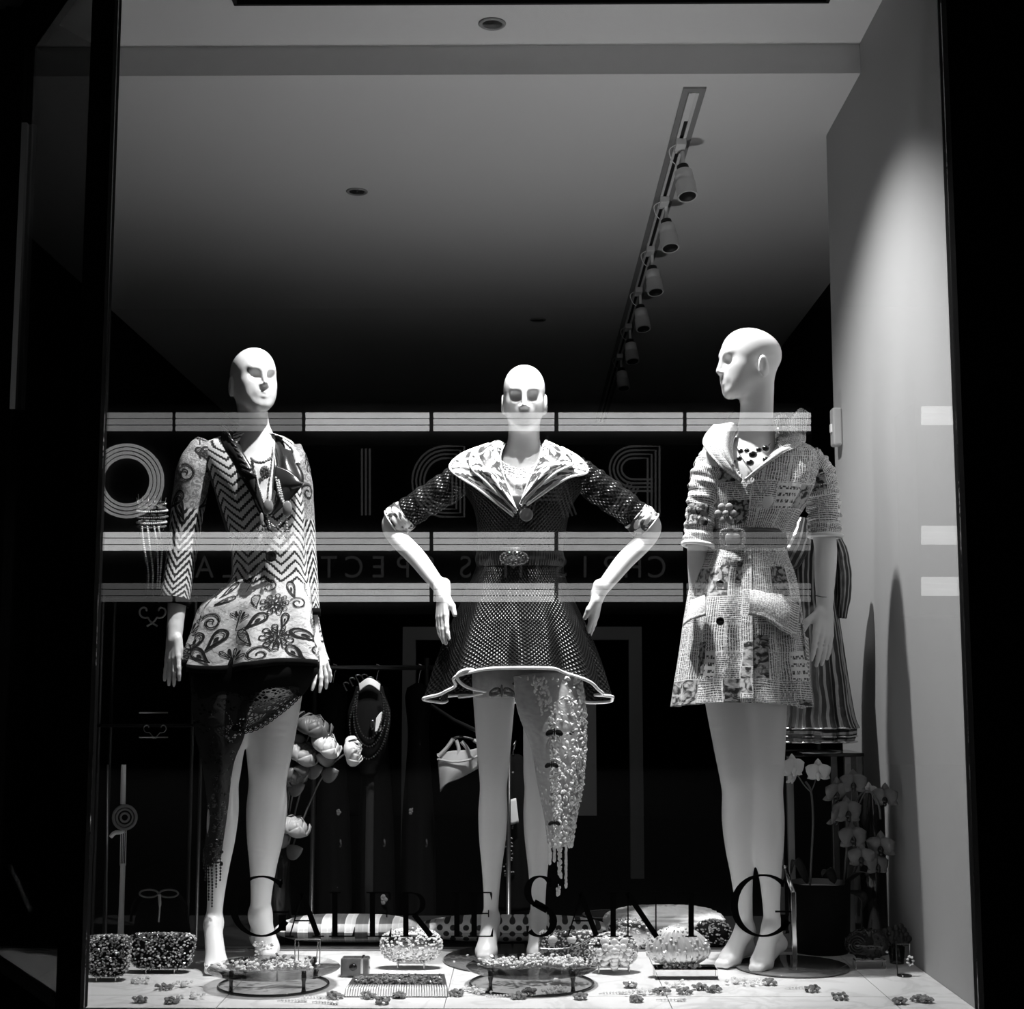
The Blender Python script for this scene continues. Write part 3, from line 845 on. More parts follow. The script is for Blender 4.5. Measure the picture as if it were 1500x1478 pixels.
leg(vol, at(1115, 960, YR), at(1124, 1140, YR - .03), at(1131, 1358, YR - .02), (fb[0] + .025, fb[1] + .05, .025), (fb[0] + .002, fb[1] + .008, .016), at(1141, 1382, YR + .04), 1.0)
mesh_obj('body', vol.mesh(), m_skin, man_r)

# ------------------------------------------------------------------ cloth: lofted shells with real-size UVs
class Loft:
    """rows: (pixel y, left x, right x, half depth, centre depth). theta 0 faces the street, + to the viewer's right."""
    def __init__(s, rows, fold=None, warp=None, sup=1.0):
        T = []
        for y, xl, xr, hd, Yc in rows:
            a, b = at(xl, y, Yc), at(xr, y, Yc); c = (a + b) / 2
            T.append((c[0], Yc, c[2], (b[0] - a[0]) / 2, hd))
        s.T = np.array(T); s.fold = fold; s.warp = warp; s.sup = sup
        L = np.concatenate([[0], np.cumsum(np.linalg.norm(np.diff(s.T[:, :3], axis=0), axis=1))]); s.len = L[-1]; s.tv = L / L[-1]
    def at(s, th, v, off=0.0):
        th, v = np.broadcast_arrays(np.asarray(th, float), np.asarray(v, float)); sh = th.shape
        th, v = th.ravel(), v.ravel()
        k = np.interp(v, s.tv, np.linspace(0, 1, len(s.tv)))
        q = crom(s.T, k)
        f = np.ones_like(th) if s.fold is None else 1 + s.fold(th, v)
        S, C = np.sin(th), np.cos(th)
        if s.sup != 1.0: S, C = np.sign(S) * np.abs(S) ** s.sup, np.sign(C) * np.abs(C) ** s.sup
        P = np.stack([q[:, 0] + (q[:, 3] * f + off) * S, q[:, 1] - (q[:, 4] * f + off) * C, q[:, 2]], 1)
        if s.warp is not None: P = s.warp(th, v, P)
        return P.reshape(sh + (3,))
    def mesh(s, nu=96, nv=60, t0=-math.pi, t1=math.pi, v0=0.0, v1=1.0, rad=.13, off=0.0, cut=None):
        th = np.linspace(t0, t1, nu + 1); v = np.linspace(v0, v1, nv + 1)
        TH, VV = np.meshgrid(th, v)
        V = s.at(TH, VV, off).reshape(-1, 3); Fs = grid(nu, nv)
        uv = np.stack([TH.ravel() * rad, VV.ravel() * s.len], 1)
        if cut is not None:
            Fs = [f for f in Fs if not cut(V[list(f)].mean(0))]
        return V, Fs, uv
def put(name, vfu, mat, parent, thick=.0025, smooth=True, kind=None):
    return mesh_obj(name, (vfu[0], vfu[1]), mat, parent, smooth, vfu[2] if len(vfu) > 2 else None, thick=thick, kind=kind)
class Sleeve:
    def __init__(s, P, r, wr=0.0, nw=9, ph=0.0, squash=1.0):
        s.P, s.r, s.wr, s.nw, s.ph, s.sq = np.asarray(P, float), np.asarray(r, float), wr, nw, ph, squash
        Q = crom(s.P, np.linspace(0, 1, 60)); s.len = np.linalg.norm(np.diff(Q, axis=0), axis=1).sum()
    def at(s, th, v, off=0.0):
        th, v = np.broadcast_arrays(np.asarray(th, float), np.asarray(v, float)); sh = th.shape; th, v = th.ravel(), v.ravel()
        c = crom(s.P, v); e = 1e-3
        d = crom(s.P, np.minimum(v + e, 1)) - crom(s.P, np.maximum(v - e, 0)); d /= np.linalg.norm(d, axis=1)[:, None]
        f = np.tile(np.array((0, -1.0, 0)), (len(d), 1)); f -= d * (f * d).sum(1)[:, None]; f /= np.linalg.norm(f, axis=1)[:, None]
        x = np.cross(d, f)
        x *= np.where(x[:, :1] < 0, -1, 1)
        r = crom(s.r, v) + off
        if s.wr: r = r * (1 + s.wr * (np.sin(v * s.nw * 6.283 + 1.3 * np.sin(th + s.ph) + s.ph) * .7 + .5 * np.sin(v * s.nw * 11.1 - 2 * th + 2 * s.ph)))
        return (c + r[:, None] * (np.cos(th)[:, None] * f * s.sq + np.sin(th)[:, None] * x)).reshape(sh + (3,))
    def mesh(s, nu=40, nv=60, rad=.045, v0=0.0, v1=1.0, off=0.0):
        TH, VV = np.meshgrid(np.linspace(-math.pi, math.pi, nu + 1), np.linspace(v0, v1, nv + 1))
        return s.at(TH, VV, off).reshape(-1, 3), grid(nu, nv), np.stack([TH.ravel() * rad, VV.ravel() * s.len], 1)
def strip(inner, outer, bulge=.012, n=26, m=8, wave=0.0, nw=5):
    """sheet between two edge curves (photo pixel, depth), swelling towards the street"""
    A, B = curve(pts(inner), n + 1), curve(pts(outer), n + 1)
    V = []
    for j in range(m + 1):
        t = j / m; R = A * (1 - t) + B * t
        R = R + np.array((0, -1, 0.25)) * bulge * math.sin(math.pi * min(t * 1.1, 1))
        R[:, 1] += wave * t * np.sin(np.linspace(0, nw * 2 * math.pi, n + 1))
        V.append(R)
    uv = np.array([(i / n * .3, j / m * .1) for j in range(m + 1) for i in range(n + 1)])
    return np.concatenate(V), grid(n, m), uv
def beads(P, r, rg, nu=8, nv=6, jit=0.0):
    P = np.asarray(P, float)
    return joinl([sph(p + np.array((rg.uniform(-jit, jit), rg.uniform(-jit, jit), rg.uniform(-jit, jit))), r * rg.uniform(.85, 1.1), nu, nv) for p in P])
def along(P, step):
    """points at equal steps along a dense curve"""
    P = np.asarray(P, float); L = np.concatenate([[0], np.cumsum(np.linalg.norm(np.diff(P, axis=0), axis=1))])
    t = np.arange(0, L[-1], step)
    return np.stack([np.interp(t, L, P[:, i]) for i in range(3)], 1)

# ------------------------------------------------------------------ cloth prints
def chevron_mat(name, z_change=None, side=None, period=.115, pitch=.028, amp=.045):
    """white dotted zigzag rows on black; below v = z_change a pale ground for the paisley; black side panel where u < side"""
    k = NT(name); v, o = k.xyz('UV'); u, w = o[0], o[1]
    zig = k.tri(k.ma('ADD', k.ma('DIVIDE', u, period), .5))
    s = k.ma('FRACT', k.ma('DIVIDE', k.ma('SUBTRACT', w, k.ma('MULTIPLY', zig, amp)), pitch))
    dot = k.ma('MULTIPLY', k.tri(k.ma('DIVIDE', u, .0085)), .30)
    white = k.ma('MULTIPLY', k.step(k.ma('SUBTRACT', k.tri(s), dot), .16, .28), 1.0)
    g = k.mix(white, .012, .82)
    fine = k.noise(v, 420.0, 2.0)
    ground = k.mix(k.step(k.noise(v, 60.0, 3.0, 2.5), .35, .50), .60, .88)
    if z_change is not None:
        edge = k.ma('ADD', w, k.ma('MULTIPLY', k.ma('SUBTRACT', k.noise(v, 22.0, 1.0), .5), .03))
        g = k.mix(k.step(edge, z_change - .003, z_change + .003), g, ground)
    if side is not None:
        on = k.ma('LESS_THAN', u, side)
        if z_change is not None: on = k.ma('MULTIPLY', on, k.ma('LESS_THAN', w, z_change + .01))
        g = k.mix(on, g, .008)
    k.col(k.ma('MULTIPLY', g, k.mix(fine, .8, 1.1))); k.rough(.75); k.bump(white, .25, .003)
    k.b.inputs['Sheen Weight'].default_value = .1
    return k.m
def sleeve_mat(name, change):
    k = NT(name); v, o = k.xyz('UV'); u, w = o[0], o[1]
    zig = k.tri(k.ma('DIVIDE', u, .075))
    s = k.ma('FRACT', k.ma('DIVIDE', k.ma('SUBTRACT', w, k.ma('MULTIPLY', zig, .05)), .024))
    dot = k.ma('MULTIPLY', k.tri(k.ma('DIVIDE', u, .0085)), .30)
    white = k.step(k.ma('SUBTRACT', k.tri(s), dot), .30, .42)
    chev = k.mix(white, .012, .75)
    top = k.mix(k.step(k.noise(v, 70.0, 3.0, 2.0), .40, .60), .22, .50)
    g = k.mix(k.step(w, change - .004, change + .004), top, chev)
    k.col(g); k.rough(.75); k.bump(white, .2, .003)
    return k.m
def net_mat(name):
    """open black net: bright hexagonal eyes over the dark cord"""
    k = NT(name); v, o = k.xyz('UV'); u, w = o[0], o[1]
    p = .0125
    a = k.ma('DIVIDE', k.ma('ADD', u, k.ma('MULTIPLY', w, .8)), p); b = k.ma('DIVIDE', k.ma('SUBTRACT', u, k.ma('MULTIPLY', w, .8)), p)
    d = k.vor(k.comb(a, b), 1.0, 'F1', 0.0)
    hole = k.step(d, .34, .22)
    rim = k.ma('MULTIPLY', k.step(d, .30, .42), .9)
    k.col(k.mix(rim, .012, .010)); k.rough(.30); k.b.inputs['Specular IOR Level'].default_value = .30
    k.bump(d, .9, .006)
    tr = k.n('ShaderNodeBsdfTransparent'); mx = k.n('ShaderNodeMixShader')
    k.link(k.ma('MULTIPLY', hole, .30), mx.inputs[0]); k.link(k.b.outputs[0], mx.inputs[1]); k.link(tr.outputs[0], mx.inputs[2])
    k.link(mx.outputs[0], k.out.inputs[0])
    return k.m
def zebra_mat(name):
    k = NT(name); v, o = k.xyz('UV')
    vec = k.comb(k.ma('MULTIPLY', o[0], 1.0), k.ma('MULTIPLY', o[1], 1.6))
    n = k.noise(vec, 26.0, 1.5, 1.4); m = k.noise(vec, 160.0, 2.0)
    blot = k.step(n, .46, .52); net = k.step(k.vor(vec, 150.0, 'F1', .4), .25, .45)
    k.col(k.mix(blot, .72, k.mix(net, .012, .05))); k.rough(.55)
    return k.m
def news_mat(name, scale=1.0, dark=1.0):
    """newspaper print: columns of fine type, headlines, some solid pictures"""
    k = NT(name); v, o = k.xyz('UV'); u, w = k.ma('MULTIPLY', o[0], scale), k.ma('MULTIPLY', o[1], scale)
    wob = k.ma('MULTIPLY', k.ma('SUBTRACT', k.noise(v, 9.0, 2.0), .5), .02)
    uu, ww = k.ma('ADD', u, wob), k.ma('ADD', w, wob)
    br = k.n('ShaderNodeTexBrick', offset=.37, squash=1.0); k.link(k.comb(uu, ww), br.inputs['Vector'])
    br.inputs['Color1'].default_value = (0, 0, 0, 1); br.inputs['Color2'].default_value = (1, 1, 1, 1); br.inputs['Mortar'].default_value = (.5, .5, .5, 1)
    br.inputs['Scale'].default_value = 1.0; br.inputs['Mortar Size'].default_value = .0012; br.inputs['Brick Width'].default_value = .062; br.inputs['Row Height'].default_value = .085
    cell = k.n('ShaderNodeSeparateColor'); k.link(br.outputs['Color'], cell.inputs[0]); c = cell.outputs[0]
    gap = br.outputs['Fac']
    # lines of type: horizontal or upright from block to block
    turn = k.ma('LESS_THAN', c, .45)
    x = k.mix(turn, uu, ww); y = k.mix(turn, ww, uu)
    line = k.step(k.tri(k.ma('DIVIDE', y, .0062)), .25, .50)
    let = k.step(k.noise(k.comb(k.ma('MULTIPLY', x, 1.0), k.ma('MULTIPLY', k.ma('FLOOR', k.ma('DIVIDE', y, .0062)), 3.1)), 260.0, 1.0), .40, .52)
    text = k.ma('MULTIPLY', line, let)
    hl = k.ma('MULTIPLY', k.step(k.tri(k.ma('DIVIDE', y, .021)), .45, .55), k.step(k.noise(k.comb(x, k.ma('MULTIPLY', k.ma('FLOOR', k.ma('DIVIDE', y, .021)), 1.7)), 120.0, 1.0), .48, .52))
    head_on = k.ma('MULTIPLY', k.ma('GREATER_THAN', c, .62), k.ma('LESS_THAN', c, .72))
    text = k.mix(head_on, text, hl)
    pic_on = k.ma('GREATER_THAN', c, .86)
    pic = k.step(k.noise(v, 55.0 * scale, 3.0, .8), .36, .62)
    g = k.mix(text, .88, .07); g = k.mix(pic_on, g, k.mix(pic, .02, .55)); g = k.mix(gap, g, .84)
    k.col(k.ma('MULTIPLY', g, dark)); k.rough(.7)
    k.bump(k.noise(v, 38.0, 4.0, 1.0), .35, .006)
    return k.m
def lace_mat(name, g, hole=.5, scale=110.0, cover=.75):
    """openwork: threads around irregular eyes"""
    k = NT(name); v, o = k.xyz('UV')
    e = k.vor(v, scale, 'DISTANCE_TO_EDGE', 1.0)
    n = k.noise(v, scale * .22, 2.0, 1.5)
    thread = k.step(e, .16, .08); fill = k.step(n, 1 - cover, 1 - cover + .05)
    a = k.ma('MAXIMUM', thread, fill)
    k.col(k.mix(k.noise(v, scale * .8, 2.0), g * .65, g * 1.25)); k.rough(.7); k.bump(n, .8, .004)
    tr = k.n('ShaderNodeBsdfTransparent'); mx = k.n('ShaderNodeMixShader')
    k.link(a, mx.inputs[0]); k.link(tr.outputs[0], mx.inputs[1]); k.link(k.b.outputs[0], mx.inputs[2]); k.link(mx.outputs[0], k.out.inputs[0])
    return k.m
m_ink = plain('black_print_thread', 0.012, .8)
m_satin = plain('dark_satin', 0.022, .25)
m_velvet = plain('black_cloth', 0.005, .9, spec=.08)
m_crystal = plain('cut_crystal', 0.82, .06, .30, noise=.22, nscale=160)
m_crystal_dark = plain('smoky_crystal', 0.30, .08, .45, noise=.9, nscale=140)  # strong tone noise puts sparkle into the facet colour
m_pearl = plain('pearl_bead', 0.75, .25, coat=.5)
m_jet = plain('jet_bead', 0.01, .12)
m_silver = plain('silver_metal', 0.6, .22, 1.0)
m_amber = plain('grey_cabochon', 0.30, .2, coat=.6)
m_white_piping = plain('white_piping', 0.9, .5)

# paisley drawing: ribbons and solid leaves laid on a cloth surface
def ribbon2(P, w, closed=False):
    w = w * 1.75
    P = np.asarray(P, float); n = len(P)
    d = np.roll(P, -1, 0) - np.roll(P, 1, 0) if closed else np.gradient(P, axis=0)
    d /= np.linalg.norm(d, axis=1)[:, None] + 1e-9; nn = np.stack([-d[:, 1], d[:, 0]], 1) * w / 2
    V = np.concatenate([P + nn, P - nn]); m = n if closed else n - 1
    return V, [(i, (i + 1) % n, n + (i + 1) % n, n + i) for i in range(m)]
def fill2(P):
    P = np.asarray(P, float); n = len(P)
    return np.concatenate([P, [P.mean(0)]]), [(i, (i + 1) % n, n) for i in range(n)]
def teardrop(L, wd, bend, n=26, s=1.0):
    t = np.linspace(0, 2 * math.pi, n, endpoint=False)
    x = wd * s * np.sin(t) * np.sin(t / 2) ** 1.4; y = -L / 2 * s * np.cos(t)
    y0 = (y + L / 2) / L; a = bend * (1 - y0) ** 2
    return np.stack([x * np.cos(a) + .35 * L * bend * (1 - y0) ** 2, y * 1.0], 1)
def motif(kind, rg):
    out = []
    if kind == 0:                                          # paisley drop with inner drops
        L, w, b = .062, .021, rg.choice((-1, 1)) * rg.uniform(.7, 1.1)
        out += [ribbon2(teardrop(L, w, b), .0026, True), ribbon2(teardrop(L, w, b, 22, .68), .0012, True), fill2(teardrop(L, w, b, 14, .30))]
        out += [ribbon2(teardrop(L, w, b, 22, .85), .0009, True)]
    elif kind == 1:                                        # curl
        t = np.linspace(.2, 9.5, 46); r = .003 + .0024 * t; sg = rg.choice((-1, 1))
        out.append(ribbon2(np.stack([sg * r * np.cos(t), r * np.sin(t)], 1), .0020))
        out.append(ribbon2(np.stack([sg * (r + .0035) * np.cos(t), (r + .0035) * np.sin(t)], 1)[12:], .0009))
    elif kind == 2:                                        # layered flower
        for ring, n in ((.030, 9), (.020, 7), (.010, 5)):
            for i in range(n):
                a = 2 * math.pi * i / n + ring * 40; c, s = math.cos(a), math.sin(a)
                P = teardrop(.022, .010, 0, 14); P = P + (0, ring)
                out.append(ribbon2(np.stack([P[:, 0] * c - P[:, 1] * s, P[:, 0] * s + P[:, 1] * c], 1), .0017, True))
        out.append(fill2(np.stack([.005 * np.cos(np.linspace(0, 6.28, 10)), .005 * np.sin(np.linspace(0, 6.28, 10))], 1)))
    elif kind == 3:                                        # spray of solid leaves
        for i in range(5):
            a = -.9 + i * .45; P = teardrop(.030, .0055, .3, 12) + (0, .024); c, s = math.cos(a), math.sin(a)
            Q = np.stack([P[:, 0] * c - P[:, 1] * s, P[:, 0] * s + P[:, 1] * c], 1)
            out.append(fill2(Q) if i % 2 else ribbon2(Q, .0016, True))
        out.append(ribbon2(np.stack([np.linspace(0, .008, 10) ** 1.0 * 0, np.linspace(-.03, .01, 10)], 1), .002))
    else:                                                  # veined leaf
        P = teardrop(.055, .016, .5, 22); out.append(ribbon2(P, .0018, True))
        for i in range(6):
            y = -.018 + i * .008
            out.append(ribbon2(np.array([(0, y), (.006, y + .006), (.011, y + .008)]), .0009)); out.append(ribbon2(np.array([(0, y), (-.006, y + .006), (-.011, y + .008)]), .0009))
    return join(*[(np.concatenate([v, np.zeros((len(v), 1))], 1), f) for v, f in out])
def print_on(surf, spots, rad, off, rg):
    """spots: (u metres, v metres, kind, turn, scale) on the surface"""
    sh = []
    for u, v, kd, a, s in spots:
        V, Fs = motif(kd, rg); c, sn = math.cos(a), math.sin(a)
        U = u + s * (V[:, 0] * c - V[:, 1] * sn); W = v - s * (V[:, 0] * sn + V[:, 1] * c)
        ok = (W > .002) & (W < surf.len - .002)
        keep = [f for f in Fs if all(ok[i] for i in f)]
        P = surf.at(U / rad, np.clip(W / surf.len, 0, 1), off)
        sh.append((P, keep))
    return joinl(sh)

# ------------------------------------------------------------------ clothes of the jacketed mannequin
rg = random.Random(11)
def folds_l(th, v):
    t = np.clip((v - .58) / .42, 0, 1)
    return .10 * t * np.sin(7 * th + .6) + .05 * t * np.sin(13 * th + 1.0) + .012 * np.sin(9 * th + 20 * v) * (v > .25)
jk = Loft([(636, 350, 402, .055, YL + .03), (644, 312, 424, .07, YL + .025), (660, 294, 436, .082, YL + .02), (700, 308, 440, .098, YL), (742, 322, 444, .108, YL),
           (790, 336, 447, .100, YL), (832, 341, 449, .092, YL), (852, 336, 452, .098, YL), (872, 316, 457, .112, YL), (890, 296, 460, .124, YL), (930, 283, 465, .138, YL), (973, 270, 472, .150, YL)],
          folds_l, lambda th, v, P: P + np.outer(np.clip((v - .8) / .2, 0, 1) * (.022 * (1 - np.cos(th + .5)) * .5 + .01 * np.sin(3 * th)), (0, 0, 1)))
v_pais = (at(400, 868, YL)[2] - at(400, 636, YL)[2]) * -1
def vneck(px_pts, Y):
    P = [at(x, y, Y) for x, y in px_pts]
    def inside(c):
        if c[1] > Y + .04: return False
        r = False; n = len(P)
        for i in range(n):
            a, b = P[i], P[(i + 1) % n]
            if (a[2] > c[2]) != (b[2] > c[2]) and c[0] < (b[0] - a[0]) * (c[2] - a[2]) / (b[2] - a[2]) + a[0]: r = not r
        return r
    return inside
cutL = vneck([(356, 630), (345, 660), (362, 700), (392, 762), (412, 715), (418, 665), (410, 630)], YL - .05)
jacket = put('jacket', jk.mesh(150, 110, cut=cutL), chevron_mat('jacket_chevron', v_pais, -.145), man_l)
spots = []
for row in range(5):
    for i in range(12):
        spots.append((-.33 + i * .060 + (row % 2) * .03 + rg.uniform(-.008, .008), jk.len * (.685 + .07 * row) + rg.uniform(-.008, .008), [0, 3, 1, 2, 4, 0, 1, 3, 0, 2, 4, 0][(i * 5 + row * 3) % 12], rg.uniform(-.7, .7), rg.uniform(.7, 1.0)))
put('paisley_print', print_on(jk, spots, .13, .0030, rg), m_ink, jacket, 0, False, 'stuff')
# velvet hem band
hemv = np.linspace(-math.pi, math.pi, 121)
put('hem_band', (lambda a, b: (np.concatenate([a, b]), grid(120, 1)))(jk.at(hemv, np.full(121, .995), .001), jk.at(hemv, np.full(121, 1.0), .0) + (0, 0, -.020)), m_velvet, jacket, .004)
# sleeves
for nm, P, r, cuff_y, side in (('sleeve', [at(306, 652, YL + .02), at(284, 692, YL), at(268, 800, YL + .015), at(256, 880, YL - .02)], [.046, .055, .047, .046], 880, -1),
                         ('sleeve', [at(424, 656, YL + .03), at(436, 700, YL + .03), at(447, 800, YL + .04), at(454, 895, YL + .02)], [.038, .044, .034, .030], 895, 1)):
    S = Sleeve(P, r, .02, 5, side)
    sl_o = put(nm, S.mesh(44, 70), sleeve_mat('sleeve_print_%d' % (side + 1), S.len * (.50 if side < 0 else .55)), man_l)
    sp = [(rg.uniform(-.13, .13), S.len * rg.uniform(.08, .5), rg.choice((0, 1, 3, 0)), rg.uniform(-1, 1), rg.uniform(.7, 1.0)) for _ in range(16)]
    put('paisley_print', print_on(S, sp, .045, .0022, rg), m_ink, sl_o, 0, False, 'stuff')
    c = P[-1]; d = unit(P[-1] - P[-2])
    put('cuff', tube([c - d * .004, c + d * .018], [r[-1] + .003, r[-1] + .001], 30, caps=False), m_velvet, sl_o, .004)
# collar: quilted dark stand on one side, satin lapel on the other, both with printed edge
col = put('collar_stand', strip([(348, 640, YL - .015), (356, 662, YL - .075), (370, 688, YL - .103), (379, 712, YL - .114), (392, 760, YL - .120)],
                         [(324, 619, YL + .0), (325, 648, YL - .045), (340, 676, YL - .078), (356, 704, YL - .102), (386, 754, YL - .120)], .010, 30, 8), m_satin, jacket, .004)
rb = []
for i in range(8):
    a, b = np.array((325 + i * 4.2, 624 + i * 9.0)), np.array((346 + i * 4.4, 650 + i * 7.0))
    rb.append(tube(curve([at(a[0], a[1], YL - .020 - .012 * i), at(*(a * .5 + b * .5), YL - .055 - .0095 * i), at(b[0], b[1], YL - .035 - .0105 * i)], 8), .0045, 6))
put('collar_quilting', joinl(rb), m_satin, col, 0)
put('lapel', strip([(396, 640, YL + .05), (404, 665, YL - .03), (408, 690, YL - .08), (402, 725, YL - .105), (393, 760, YL - .115)],
                   [(402, 638, YL + .07), (425, 655, YL - .0), (432, 672, YL - .05), (444, 708, YL - .09), (398, 758, YL - .12)], .018, 34, 10), m_satin, jacket, .004)
put('lapel_flap', patch([pts([(404, 682), (424, 690), (442, 706)], YL - .105), pts([(402, 700), (420, 708), (444, 709)], YL - .118), pts([(401, 718), (415, 720), (436, 714)], YL - .108)], 14, 10), m_satin, jacket, .004)
put('collar_edge', tube(curve(pts([(394, 636, YL + .07), (412, 643, YL + .04), (428, 655, YL - .01), (434, 668, YL - .04), (436, 680, YL - .06)]), 30), [.004] * 10 + [.006] * 10 + [.011] * 6 + [.009] * 4, 8),
    chevron_mat('collar_edge_print', None, None, .02, .012, .004), jacket, 0)
put('front_panel', strip([(372, 700, YL - .10), (380, 725, YL - .115), (393, 768, YL - .118)], [(366, 704, YL - .11), (372, 735, YL - .122), (391, 772, YL - .122)], .004, 12, 4), m_satin, jacket, .003)
def disc_at(c, prof, n=20):
    """a turned button facing the street"""
    V, Fs = lathe(prof, (0, 0, 0), n)
    return V[:, [0, 2, 1]] * (1, -1, 1) + np.asarray(c), [f[::-1] for f in Fs]
BTN = [(.001, -.003), (.016, -.003), (.0175, 0), (.016, .003), (.012, .0035), (.010, .002), (.001, .002)]
put('button', disc_at(at(397, 815, YL - .112), BTN), m_jet, jacket, 0)
# necklaces
def necklace(name, px, r, mat, parent, step=2.1, Y=None):
    P = along(curve(pts(px, Y), 60), r * step)
    return put(name, beads(P, r, rg), mat, parent, 0)
n1 = necklace('bead_necklace', [(400, 655, YL - .02), (405, 690, YL - .10), (412, 720, YL - .135), (417, 745, YL - .14), (412, 765, YL - .142), (403, 772, YL - .142), (396, 766, YL - .142)], .0035, m_pearl, man_l)
n2 = necklace('bead_necklace', [(375, 690, YL - .10), (379, 712, YL - .135), (386, 735, YL - .14), (391, 752, YL - .14), (396, 775, YL - .142)], .0032, m_pearl, man_l)
n3 = necklace('bead_necklace', [(404, 700, YL - .125), (410, 725, YL - .14), (418, 745, YL - .142), (420, 770, YL - .142), (420, 790, YL - .140)], .0045, m_crystal, man_l)
pend = put('pendant', sph(at(388, 692, YL - .105), (.0165, .006, .022), 20, 12), m_amber, man_l, 0)
put('pendant_stones', joinl([gem(at(388 + 7.0 * math.cos(a) * k, 692 + 9.0 * math.sin(a) * k, YL - .112), .0030, rg) for k in (.35, .7, 1.0) for a in np.linspace(0, 6.0, int(14 * k))]), m_crystal_dark, pend, 0, False, 'stuff')
put('choker', beads(along(curve(pts([(366, 668, YL - .04), (374, 676, YL - .075), (385, 677, YL - .085), (397, 671, YL - .07)]), 30), .009), .0055, rg), m_amber, man_l, 0)
for px, py, r3 in ((393, 742, (.016, .008, .024)), (421, 745, (.015, .008, .025)), (383, 760, (.007, .005, .020))):
    put('stone_drop', sph(at(px, py, YL - .145), r3, 16, 10), m_amber, man_l, 0)
put('tassel_beads', joinl([gem(at(388 + rg.uniform(-12, 36), 775 + rg.uniform(-6, 22), YL - .14 + rg.uniform(-.008, .004)), rg.uniform(.003, .0055), rg) for _ in range(55)]), m_crystal_dark, man_l, 0, False, 'stuff')
# black skirt with lace hem
sk = Loft([(955, 282, 462, .125, YL), (985, 278, 466, .135, YL), (1010, 282, 455, .130, YL), (1040, 300, 440, .11, YL + .01)],
          lambda th, v: .05 * v * np.sin(6 * th), lambda th, v, P: P + np.outer(v ** 2 * (.045 * np.sin(th + .2)), (0, 0, 1)))
skirt = put('skirt', sk.mesh(90, 26), m_velvet, man_l, .003)
m_blacklace = lace_mat('black_lace', .012, cover=.48, scale=75.0)
def uvm(p, sx=.2, sy=.2): return (p[0], p[1], p[2] * (sx, sy))
lace = put('lace_hem', uvm(patch([pts([(345, 1005, YL - .09), (390, 1005, YL - .12), (438, 1005, YL - .06)]), pts([(345, 1035, YL - .12), (392, 1030, YL - .14), (437, 1015, YL - .07)]),
                           pts([(348, 1068, YL - .13), (382, 1060, YL - .14), (436, 1019, YL - .07)])], 40, 16)), m_blacklace, skirt, .002)
sc = []
Ed = along(curve(pts([(345, 1066, YL - .13), (360, 1070, YL - .137), (382, 1062, YL - .14), (405, 1046, YL - .125), (425, 1030, YL - .095), (437, 1018, YL - .07)]), 60), .017)
for p in Ed:
    t = np.linspace(0, 2 * math.pi, 15)[:-1]
    for q in (.010, .005): sc.append(tube(np.stack([p[0] + q * np.cos(t), np.full(14, p[1] - .002), p[2] + q * .9 * np.sin(t)], 1), .0016, 5, True))
put('lace_scallops', joinl(sc), m_velvet, lace, 0, True, 'stuff')
drape = put('lace_drape', uvm(patch([pts([(280, 990, YL - .06), (320, 995, YL - .11), (365, 1000, YL - .12)]), pts([(283, 1060, YL - .07), (325, 1065, YL - .13), (360, 1070, YL - .12)]),
                           pts([(298, 1130, YL - .07), (322, 1135, YL - .13), (342, 1120, YL - .11)]), pts([(304, 1200, YL - .06), (318, 1205, YL - .12), (333, 1190, YL - .10)]),
                           pts([(296, 1262, YL - .05), (308, 1268, YL - .11), (324, 1255, YL - .10)])], 26, 60), .25, .9), lace_mat('black_lace_drape', .012, cover=.60, scale=70.0), skirt, .002)
tb = []
for x0, y0, y1 in ((300, 1262, 1292), (305, 1265, 1322), (310, 1270, 1328), (316, 1255, 1300), (322, 1245, 1290), (298, 1245, 1275)):
    P = along(curve([at(x0, y0, YL - .10), at(x0 + 1, (y0 + y1) / 2, YL - .105), at(x0 + .5, y1, YL - .105)], 20), .009)
    tb.append(beads(P, .0034, rg)); tb.append(tube(P, .0012, 5))
for _ in range(60):
    y = rg.uniform(1075, 1270); x = 322 - (y - 1075) * .06 + rg.uniform(-4, 14)
    tb.append(sph(at(x, y, YL - .122), (rg.uniform(.003, .008), .003, rg.uniform(.003, .008)), 8, 6))
put('bead_fringe', joinl(tb), m_jet, drape, 0, True, 'stuff')
# ankle ornament
an = at(389, 1385, 4.80)
put('ankle_jewel', joinl([gem(an + (rg.uniform(-.028, .03), rg.uniform(-.03, 0) - .03, rg.uniform(-.03, .018)), rg.uniform(.003, .006), rg) for _ in range(40)]), m_crystal, man_l, 0, False, 'stuff')

# ------------------------------------------------------------------ netted dress
rg = random.Random(23)
m_net = net_mat('black_net_cloth'); m_zebra = zebra_mat('collar_print')
m_slip = plain('dark_slip', 0.02, .8)
bodice = Loft([(652, 742, 792, .05, YM + .03), (664, 700, 836, .068, YM + .02), (682, 676, 858, .078, YM + .01), (705, 672, 860, .092, YM), (742, 692, 838, .110, YM - .005), (775, 700, 829, .104, YM), (805, 701, 823, .096, YM), (835, 698, 825, .096, YM)],
              lambda th, v: .012 * np.sin(8 * th + 9 * v))
cutM = vneck([(740, 630), (733, 665), (735, 700), (757, 752), (782, 708), (792, 680), (800, 630)], YM - .05)
dress = put('dress_bodice', bodice.mesh(110, 60, cut=cutM), m_net, man_m, .002)
put('slip', bodice.mesh(70, 40, v0=.45, off=-.006), m_slip, dress, .001)
def mfold(th, v):
    return (.095 * np.sin(8 * th + .5) + .03 * np.sin(17 * th + 1.2)) * v ** 1.1
